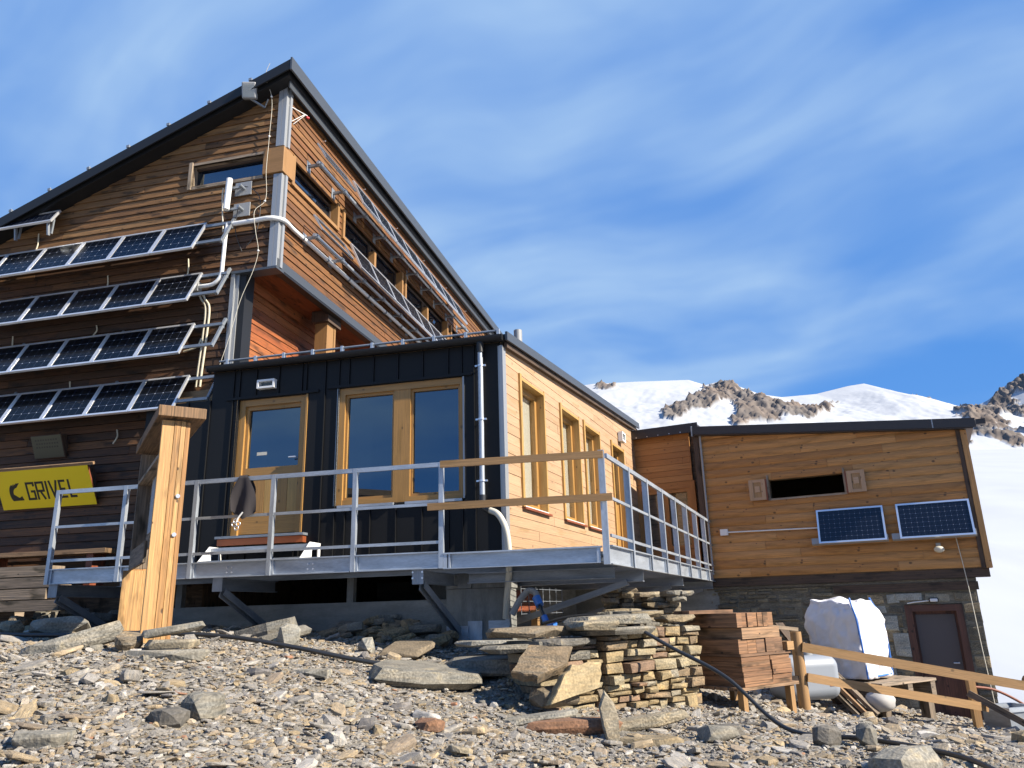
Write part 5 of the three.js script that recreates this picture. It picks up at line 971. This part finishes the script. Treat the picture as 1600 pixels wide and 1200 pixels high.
{ // dry stone wall
  const F = new Frame(0.50, 8.2, 50);
  const w = basedOn('dry_stone_wall', 'dry stone retaining wall of ochre slabs below the walkway corner', 'wall', F, 1, -1.2, 0);
  const mats = [...M.wallStone, M.wallStone[0], M.wallStone[2]];
  masonry(w, F.sub(0, 0, 0.0), { u0: 0.55, u1: 2.15, v0: -1.25, v1: -0.22, seed: 91, hs: [0.07, 0.17], ls: [0.14, 0.55], depth: 0.42, mats, jut: 0.09, gapU: 0.006, gapV: 0.004 });
  masonry(w, F.sub(0, 0, -0.10), { u0: -0.35, u1: 0.55, v0: -1.1, v1: -0.30, seed: 92, hs: [0.06, 0.13], ls: [0.3, 0.7], depth: 0.5, mats: [...mats, M.stone[1], M.stone[5]], jut: 0.16, gapU: 0.006, gapV: 0.004 });
  const end = new Frame(2.10, 9.6, -40);
  masonry(w, end, { u0: 0.0, u1: 1.1, v0: -1.2, v1: -0.22, seed: 93, hs: [0.08, 0.16], ls: [0.2, 0.5], depth: 0.3, mats, jut: 0.05 });
  // capping slabs
  const caps = [[0.20, 8.5, 1.05, 0.10, 0.6, -0.22, 0.55, 5], [0.95, 8.85, 1.25, 0.11, 0.6, -0.13, 0.62, 0], [1.05, 8.75, 1.15, 0.08, 0.6, -0.24, 0.5, 1], [0.75, 8.45, 0.62, 0.10, 0.45, -0.17, 0.3, 9], [1.85, 9.55, 0.6, 0.08, 0.4, -0.14, 0.75, 3], [0.40, 8.35, 0.8, 0.09, 0.5, -0.33, 0.7, 8], [1.45, 9.15, 0.6, 0.07, 0.4, -0.08, 0.9, 3]];
  caps.forEach(([x, z, a, b, c, y, t, m], i) => { const f = { m: new THREE.Matrix4().makeRotationY(t).setPosition(x, y, -z) }; part(w, 'cap_stone', slabGeo(700 + i * 3, a, b, c), M.stone[m], f); });
  const r = rng(66); for (let i = 0; i < 26; i++) { const x = lerp(0.9, 2.2, r()), z = 9.4 + r() * 1.6 + (x - 0.9) * 0.6, s = 0.16 + 0.2 * r(); const f = { m: new THREE.Matrix4().makeRotationY(r() * 6.28).setPosition(x, -0.24 + r() * 0.16, -z) }; part(w, 'cap_stone', slabGeo(800 + i, s * 1.4, s * 0.35, s), M.stone[[0, 1, 3, 5, 8][i % 5]], f); }
}
{ // stone stack under the side walkway
  const o = thing('stone_stack', 'small stack of thin slabs under the side walkway', 'stones', [1.75, -0.3, -11.6]);
  const r = rng(17); for (let i = 0; i < 44; i++) { const lv = Math.floor(i / 6), s = 0.3 + 0.22 * r(), f = { m: new THREE.Matrix4().makeRotationY(r() * 3).setPosition(1.3 + (i % 6) * 0.17 + (r() - 0.5) * 0.2 + lv * 0.02, -0.28 + lv * 0.075, -11.5 - (r() - 0.5) * 0.4) }; part(o, 'stone', slabGeo(300 + i, s, 0.075, s * 0.7), M.stone[[0, 1, 3, 5, 9][i % 5]], f); }
}

// ---------------------------------------------------------------- notice board with plank posts
{
  const F = new Frame(-3.73, 7.95, -31), b = basedOn('notice_board', 'tall timber notice board with little roof seen nearly edge-on', 'notice board', F, 1, -0.3, 0);
  // local x runs away along the board, z to the right-hand side
  const W = M.postWood, len = 2.05; M.noticeRoof = std([0.24, 0.14, 0.07], 0.8, { map: TX.old });
  for (const [u, k] of [[0, 0], [len, 1]]) {
    if (k) { part(b, 'post', merge(box(u, u + 0.06, 0.62, 2.06, -0.02, 0.13, 1, 0.004), box(u - 0.004, u + 0.055, 0.62, 2.06, 0.132, 0.26, 1, 0.004)), M.greyWood[1], F); part(b, 'post_foot', merge(box(u, u + 0.06, -0.45, 0.618, -0.02, 0.13, 1, 0.004), box(u - 0.004, u + 0.055, -0.45, 0.618, 0.132, 0.26, 1, 0.004)), W[1], F); continue; }
    const p = part(b, 'post', box(u, u + 0.06, -0.45, 2.06, -0.02, 0.10, 1, 0.004), W[0], F);
    part(b, 'post', box(u - 0.005, u + 0.055, -0.45, 2.06, 0.103, 0.165, 1, 0.004), W[1], F);
    part(b, 'post', box(u - 0.001, u + 0.058, -0.45, 2.06, 0.168, 0.215, 1, 0.004), W[0], F);
    part(b, 'post', box(u + 0.004, u + 0.06, -0.45, 2.055, 0.218, 0.262, 1, 0.004), W[2], F);
    if (!k) for (const v of [0.85, 1.25]) part(p, 'bolt', rod([u - 0.02, v, 0.2], [u + 0.01, v, 0.2], 0.022, 10), M.bolt, F);
  }
  for (let i = 0; i < 6; i++) part(b, 'back_board', box(0.06, len, 0.85 + i * 0.17, 1.015 + i * 0.17, 0.13, 0.16, 0), M.greyWood[i % 2 ? 1 : 0], F);
  part(b, 'poster', box(0.25, 1.6, 1.0, 1.72, 0.10, 0.112), std([0.30, 0.33, 0.36], 0.7), F);
  part(b, 'shelf', box(0.06, len, 1.66, 1.70, -0.02, 0.12, 0), M.greyWood[2], F);
  part(b, 'skirt_board', box(0.5, len, 0.60, 0.83, -0.02, 0.01, 0), M.greyWood[1], F);
  part(b, 'roof', merge(box(-0.10, len + 0.12, 2.08, 2.20, -0.08, 0.40, 0, 0.01)), M.noticeRoof, F);
  part(b, 'rear_plank', box(len - 0.02, len + 0.03, -0.45, 0.60, -0.08, 0.20, 1), W[0], F);
}
// ---------------------------------------------------------------- left edge: plank crib and rubble below the gable
{
  const o = basedOn('plank_crib', 'weathered plank stack at the left edge under the walkway end', 'planks', MF, -8.4, 0.0, 1.1);
  for (let i = 0; i < 4; i++) part(o, 'plank', box(-10.2, -6.55 - (i % 2) * 0.25, 0.18 + i * 0.165, 0.33 + i * 0.165, 0.85 - (i % 2) * 0.1, 1.05, 0), M.greyWood[i % 2 ? 0 : 1], MF);
  for (const u of [-7.9, -9.3]) part(o, 'bearer', box(u, u + 0.12, -0.15, 0.18, 0.4, 1.0, 2), M.greyWood[2], MF);
  const r = rng(5); for (let i = 0; i < 30; i++) { const p = MF.at(lerp(-9.5, -5.9, r()), 0, 0.2 + r() * 0.7), s = 0.2 + 0.25 * r(); stone('rubble_stone', 'dark slab in the rubble below the gable wall', p.x, -p.z, s * 1.3, s * 0.35, s * 0.8, { turn: r() * 6, tz: (r() - 0.5) * 0.4, mat: [1, 8, 5][i % 3], y: land(p.x, -p.z) + r() * 0.22, group: 'rubble below the gable wall', seed: 400 + i }); }
}
// ---------------------------------------------------------------- timber stack
{
  const F = new Frame(2.62, 9.55, 52), o = basedOn('timber_stack', 'stack of old timber bundles on a low pallet beside the wall', 'timber stack', F, 0.4, -1.2, -0.3);
  const r = rng(29), T = M.redTimber, gw = (i) => T[i % 4];
  // legs and deck
  for (const [u, w] of [[0.0, -0.05], [0.95, -0.05], [0.0, -0.9], [0.95, -0.9]]) part(o, 'leg', box(u, u + 0.08, -1.30, -0.97, w - 0.08, w, 1), M.fence[1], F);
  for (let i = 0; i < 5; i++) part(o, 'deck_board', box(-0.06, 1.12, -0.97, -0.935, -0.2 - i * 0.19, -0.03 - i * 0.19, 0), gw(2), F);
  // layered bundles: [u0,u1,v0,v1,courses,columns,material]
  const bun = [[0.02, 0.58, -0.935, -0.60, 6, 1, 0], [0.60, 1.0, -0.935, -0.60, 6, 1, 0], [0.0, 1.02, -0.60, -0.565, 1, 1, 3], [0.0, 0.86, -0.565, -0.40, 1, 5, 3], [0.06, 0.82, -0.40, -0.27, 1, 1, 2], [0.0, 0.72, -0.265, -0.10, 1, 7, 0]];
  for (const [a, b, c, d, n, m, k] of bun) for (let i = 0; i < n; i++) for (let j = 0; j < m; j++) { const du = (r() - 0.5) * 0.015, dw = r() * 0.03; part(o, 'timber', box(lerp(a, b, j / m) + 0.002, lerp(a, b, (j + 1) / m) - 0.002, lerp(c, d, i / n) + 0.0015, lerp(c, d, (i + 1) / n) - 0.0015, -0.85 + dw, -0.02 - dw, 2), M.redTimber[(k + (r() < 0.3 ? 1 : 0)) % 4], F); }
  part(o, 'plank', box(-0.35, 0.5, -0.10, -0.06, -0.7, -0.45, 0), M.redTimber[3], F);
  part(o, 'end_block', box(0.92, 1.06, -0.56, -0.46, -0.14, 0.0, 0), M.fence[0], F);
}
// ---------------------------------------------------------------- big bag, tank, pallet of boards
{
  const B = [5.40, 13.2], o = thing('bulk_bag', 'full white bulk bag with blue seams leaning on planks', 'bag', [B[0], -1.15, -B[1]], 0.72);
  const L = { m: o.matrixWorld.clone() };
  const g = new THREE.BoxGeometry(0.88, 1.22, 0.84, 30, 34, 30), p = g.attributes.position;
  for (let i = 0; i < p.count; i++) {
    let x = p.getX(i), y = p.getY(i), z = p.getZ(i); const t = (y + 0.61) / 1.22;
    const bul = 1 + 0.05 * Math.sin(Math.PI * t), tp = 1 - 0.20 * sstep(0.74, 1.0, t);
    const rx = Math.hypot(x / 0.44, z / 0.42), f = Math.min(1, 1.36 / Math.max(1, rx));
    x *= bul * tp * f; z *= bul * tp * f; x -= 0.16 * t;
    const k = 0.10 * fbm(x * 3.5 + 2, y * 2.2, z * 3.5, 4) + 0.055 * fbm(x * 9, y * 6, z * 9, 3) + 0.03 * Math.abs(fbm(x * 6 + y * 5, y * 11, z * 6, 4));
    const l = Math.hypot(x, z) || 1; x += x / l * k; z += z / l * k; if (t > 0.8) y += sstep(0.8, 1, t) * (0.22 * fbm(x * 2.2, 3, z * 2.2, 2) - 0.05);
    p.setXYZ(i, x, y + 0.60, z);
  }
  const gb = mergeVertices(strip(g).deleteAttribute('uv').deleteAttribute('normal')); gb.computeVertexNormals();
  part(o, 'sack', gb, std([0.56, 0.55, 0.57], 0.85), L);
  for (const [sx, sz] of [[1, 1], [-1, 1]]) { const pts = []; for (let k = 0; k <= 10; k++) { const t = k / 10, q = (1 + 0.05 * Math.sin(Math.PI * t)) * (1 - 0.20 * sstep(0.74, 1, t)) * 0.972; pts.push(V3(sx * 0.44 * q - 0.16 * t, t * 1.2, sz * 0.42 * q).applyMatrix4(L.m)); } part(o, 'seam', tube(pts, 0.016, 40, 6), M.blue); }
  part(o, 'seam', tube([V3(-0.41, 0.03, 0.41), V3(0, 0.02, 0.435), V3(0.41, 0.03, 0.41)].map((q) => q.applyMatrix4(L.m)), 0.014, 20, 6), M.blue);
  const pl = thing('plank_pallet', 'grey planks and pallet under the white bulk bag', 'pallet', [5.6, -1.6, -13.1], 0.55), L2 = { m: pl.matrixWorld.clone() };
  for (let i = 0; i < 5; i++) part(pl, 'deck_board', box(-0.55, 0.85, 0.36, 0.40, -0.5 + i * 0.22, -0.32 + i * 0.22, 0), M.greyWood[2], L2);
  for (const x of [-0.45, 0.1, 0.7]) part(pl, 'bearer', box(x, x + 0.12, 0.14, 0.355, -0.5, 0.55, 2), M.greyWood[1], L2);
  for (const x of [-0.4, 0.72]) part(pl, 'leg', box(x, x + 0.14, -0.25, 0.14, 0.3, 0.45, 1), M.greyWood[1], L2);
  const rk = thing('leaning_planks', 'dark planks leaning under the bulk bag', 'planks', [4.75, -1.5, -12.6], 0);
  for (let i = 0; i < 3; i++) part(rk, 'plank', beam([4.25 + i * 0.14, -0.62, -12.9], [5.0 + i * 0.14, -1.62, -12.3], 0.16, 0.05), M.greyWood[i === 1 ? 3 : 1]);
  const sk = thing('small_sack', 'small white sack lying below the bulk bag pallet', 'sack', [5.5, -1.45, -12.5]);
  const sg = new THREE.SphereGeometry(0.17, 20, 14), sp = sg.attributes.position; for (let i = 0; i < sp.count; i++) { const x = sp.getX(i), y = sp.getY(i), z = sp.getZ(i), k = 1 + 0.25 * fbm(x * 6, y * 6, z * 6, 3); sp.setXYZ(i, 5.42 + x * 1.3 * k, -1.45 + y * 0.9 * k, -12.45 + z * k); } sg.computeVertexNormals();
  part(sk, 'sack', strip(sg), std([0.38, 0.37, 0.36], 0.85));
  const tk = thing('plastic_tank', 'white plastic tank lying between timber stack and fence post', 'tank', [4.25, -1.35, -12.3], 0.3), L3 = { m: tk.matrixWorld.clone() };
  part(tk, 'shell', guv(new RoundedBoxGeometry(0.95, 0.62, 0.6, 4, 0.16).translate(0, 0.28, 0), 0), std([0.22, 0.245, 0.285], 0.5), L3);  // white plastic, shade painted in as a grey-blue base colour
  part(tk, 'cap', rod([0.1, 0.58, 0], [0.1, 0.64, 0], 0.09, 16), M.plasticGrey, L3);
  part(tk, 'label_patch', box(0.22, 0.36, 0.16, 0.27, 0.30, 0.304), M.rust, L3);
}
{ // dark lean-to clutter beside the basement
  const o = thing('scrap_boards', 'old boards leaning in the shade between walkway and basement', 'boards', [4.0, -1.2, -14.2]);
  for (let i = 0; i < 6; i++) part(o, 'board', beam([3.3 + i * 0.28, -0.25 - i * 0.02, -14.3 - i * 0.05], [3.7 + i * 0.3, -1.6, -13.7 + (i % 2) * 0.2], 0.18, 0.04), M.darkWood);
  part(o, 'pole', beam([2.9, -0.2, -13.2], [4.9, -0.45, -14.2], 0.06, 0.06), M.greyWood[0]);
}
// ---------------------------------------------------------------- fence
{
  const o = thing('timber_fence', 'low timber fence with two sloping rails in front of the basement', 'fence', [3.95, -1.5, -11.5]);
  const G = (p) => strip(p);
  part(o, 'post', (() => { const g = new THREE.CylinderGeometry(0.075, 0.085, 1.25, 16); g.translate(3.94, -1.02, -11.5); return guv(g, 1); })(), M.fence[1]);
  part(o, 'post', (() => { const g = new THREE.BoxGeometry(0.10, 1.15, 0.09); g.translate(6.62, -1.62, -12.1); return guv(g, 1); })(), M.fence[1]);
  part(o, 'post', (() => { const g = new THREE.BoxGeometry(0.12, 1.0, 0.10); g.translate(7.08, -1.70, -11.35); return guv(g, 1); })(), M.fence[1]);
  part(o, 'rail', beam([3.98, -0.60, -11.42], [7.15, -1.22, -11.28], 0.045, 0.125), M.fence[0]);
  part(o, 'rail', beam([4.0, -1.00, -11.42], [6.72, -1.52, -11.95], 0.045, 0.115), M.fence[0]);
  part(o, 'stub', box(3.76, 3.90, -1.06, -0.98, -11.52, -11.44), M.darkWood);
  part(o, 'brace', beam([6.5, -1.32, -12.0], [7.4, -1.95, -11.5], 0.04, 0.09), M.greyWood[1]);
  part(o, 'end_knot', (() => { const g = new THREE.CylinderGeometry(0.10, 0.10, 0.5, 14); g.rotateZ(Math.PI / 2.2); g.translate(7.25, -1.18, -11.4); return guv(g, 0); })(), M.greyWood[3]);
}
{ // metal sledge behind the fence end
  const o = thing('metal_crate', 'shiny metal crate behind the end of the fence', 'crate', [7.25, -1.9, -12.3], 0.3), L = { m: o.matrixWorld.clone() };
  part(o, 'rim', merge(box(-0.30, 0.30, 0.30, 0.36, 0.20, 0.25), box(-0.30, 0.30, 0.30, 0.36, -0.25, -0.20), box(-0.30, -0.25, 0.30, 0.36, -0.20, 0.20), box(0.25, 0.30, 0.30, 0.36, -0.20, 0.20)), M.zinc, L);
  part(o, 'side', merge(box(-0.29, 0.29, 0.0, 0.30, 0.21, 0.225), box(-0.29, 0.29, 0.0, 0.30, -0.225, -0.21), box(-0.29, -0.275, 0, 0.3, -0.21, 0.21), box(0.275, 0.29, 0, 0.3, -0.21, 0.21)), M.zincDull, L);
  part(o, 'runner', tube([V3(-0.4, 0.62, -0.25), V3(0.0, 0.55, -0.2), V3(0.45, 0.30, -0.1), V3(0.7, 0.05, 0.0)].map((q) => q.applyMatrix4(L.m)), 0.02, 24, 6), M.rust);
}
// ---------------------------------------------------------------- hoses and pipe under the walkway
{
  const o = thing('water_hose', 'long black water hose running from the pier across the scree', 'hose', [1.3, -0.25, -9.2]);
  const pts = [[0.30, -0.16, 9.7], [0.55, -0.10, 9.5], [0.89, -0.085, 9.15], [1.22, -0.18, 8.85], [1.62, -0.42, 8.65], [2.08, -0.70, 8.3], [2.50, -0.97, 7.9], [2.95, -1.10, 7.2], [3.12, -1.12, 6.6], [3.18, -1.13, 6.0], [3.1, -1.1, 5.4]];
  for (let i = 6; i < pts.length; i++) pts[i][1] = land(pts[i][0], pts[i][2]) + 0.05;
  part(o, 'tube', tube(pts.map(([x, y, z]) => V3(x, y, -z)), 0.021, 140, 8), M.hose);
  const q = thing('ground_hose', 'black hose lying along the foot of the walkway at left', 'hose', [-4, -0.2, -9]);
  const p2 = [[-7.4, 9.4], [-6.0, 8.9], [-5.0, 8.75], [-4.2, 8.75], [-3.2, 8.7], [-2.4, 8.55], [-1.7, 8.5], [-1.2, 8.55], [-0.7, 8.9], [-0.3, 9.4]];
  part(q, 'tube', tube(p2.map(([x, z]) => V3(x, land(x, z) + 0.055, -z)), 0.024, 140, 8), M.hose);
  const v = thing('pipe_fitting', 'grey bent pipe with blue couplings under the walkway corner', 'pipe', [0.2, 0, -10.2]);
  part(v, 'pipe', tube([[-0.08, -0.05, -10.35], [0.02, 0.12, -10.33], [0.14, 0.24, -10.3], [0.22, 0.22, -10.25], [0.245, 0.16, -10.2]].map((a) => V3(...a)), 0.042, 40, 12), M.plasticGrey);
  part(v, 'coupling', rod([0.235, 0.155, -10.19], [0.275, 0.055, -10.13], 0.055, 14), M.blue);
  part(v, 'riser', rod([0.27, 0.07, -10.14], [0.33, -0.12, -10.0], 0.022, 10), M.hose);
  part(v, 'coupling', rod([0.32, -0.08, -10.02], [0.345, -0.15, -9.97], 0.042, 12), M.blue);
  part(v, 'coupling', rod([0.37, -0.17, -9.92], [0.45, -0.17, -9.86], 0.045, 12), M.blue);
}
{ // stored timber and mesh crate below the side walkway
  const o = basedOn('storage_cage', 'wire mesh cage with reddish boards stored under the walkway', 'cage', AS, 1.2, -0.2, 0.2);
  part(o, 'board', merge(box(0.5, 2.3, 0.14, 0.30, -0.5, -0.45), box(0.5, 2.3, -0.02, 0.12, -0.5, -0.45)), M.rust, AS);
  part(o, 'leg', box(1.4, 1.5, -0.35, 0.0, -0.2, -0.1, 1), M.fence[0], AS);
  const bars = []; for (let k = 0; k < 7; k++) bars.push(rod([0.5 + k * 0.3, -0.06, 0.0], [0.5 + k * 0.3, 0.32, 0.0], 0.006, 5)); for (let k = 0; k < 3; k++) bars.push(rod([0.5, -0.05 + k * 0.17, 0.0], [2.3, -0.05 + k * 0.17, 0.0], 0.006, 5));
  part(o, 'mesh', merge(bars), M.zincDull, AS);
  part(o, 'lean_panel', beam(AS.at(0.35, -0.28, -0.1), AS.at(0.95, 0.05, -0.3), 0.03, 0.30), M.greyWood[1]);
}
renderer.render(scene, camera);
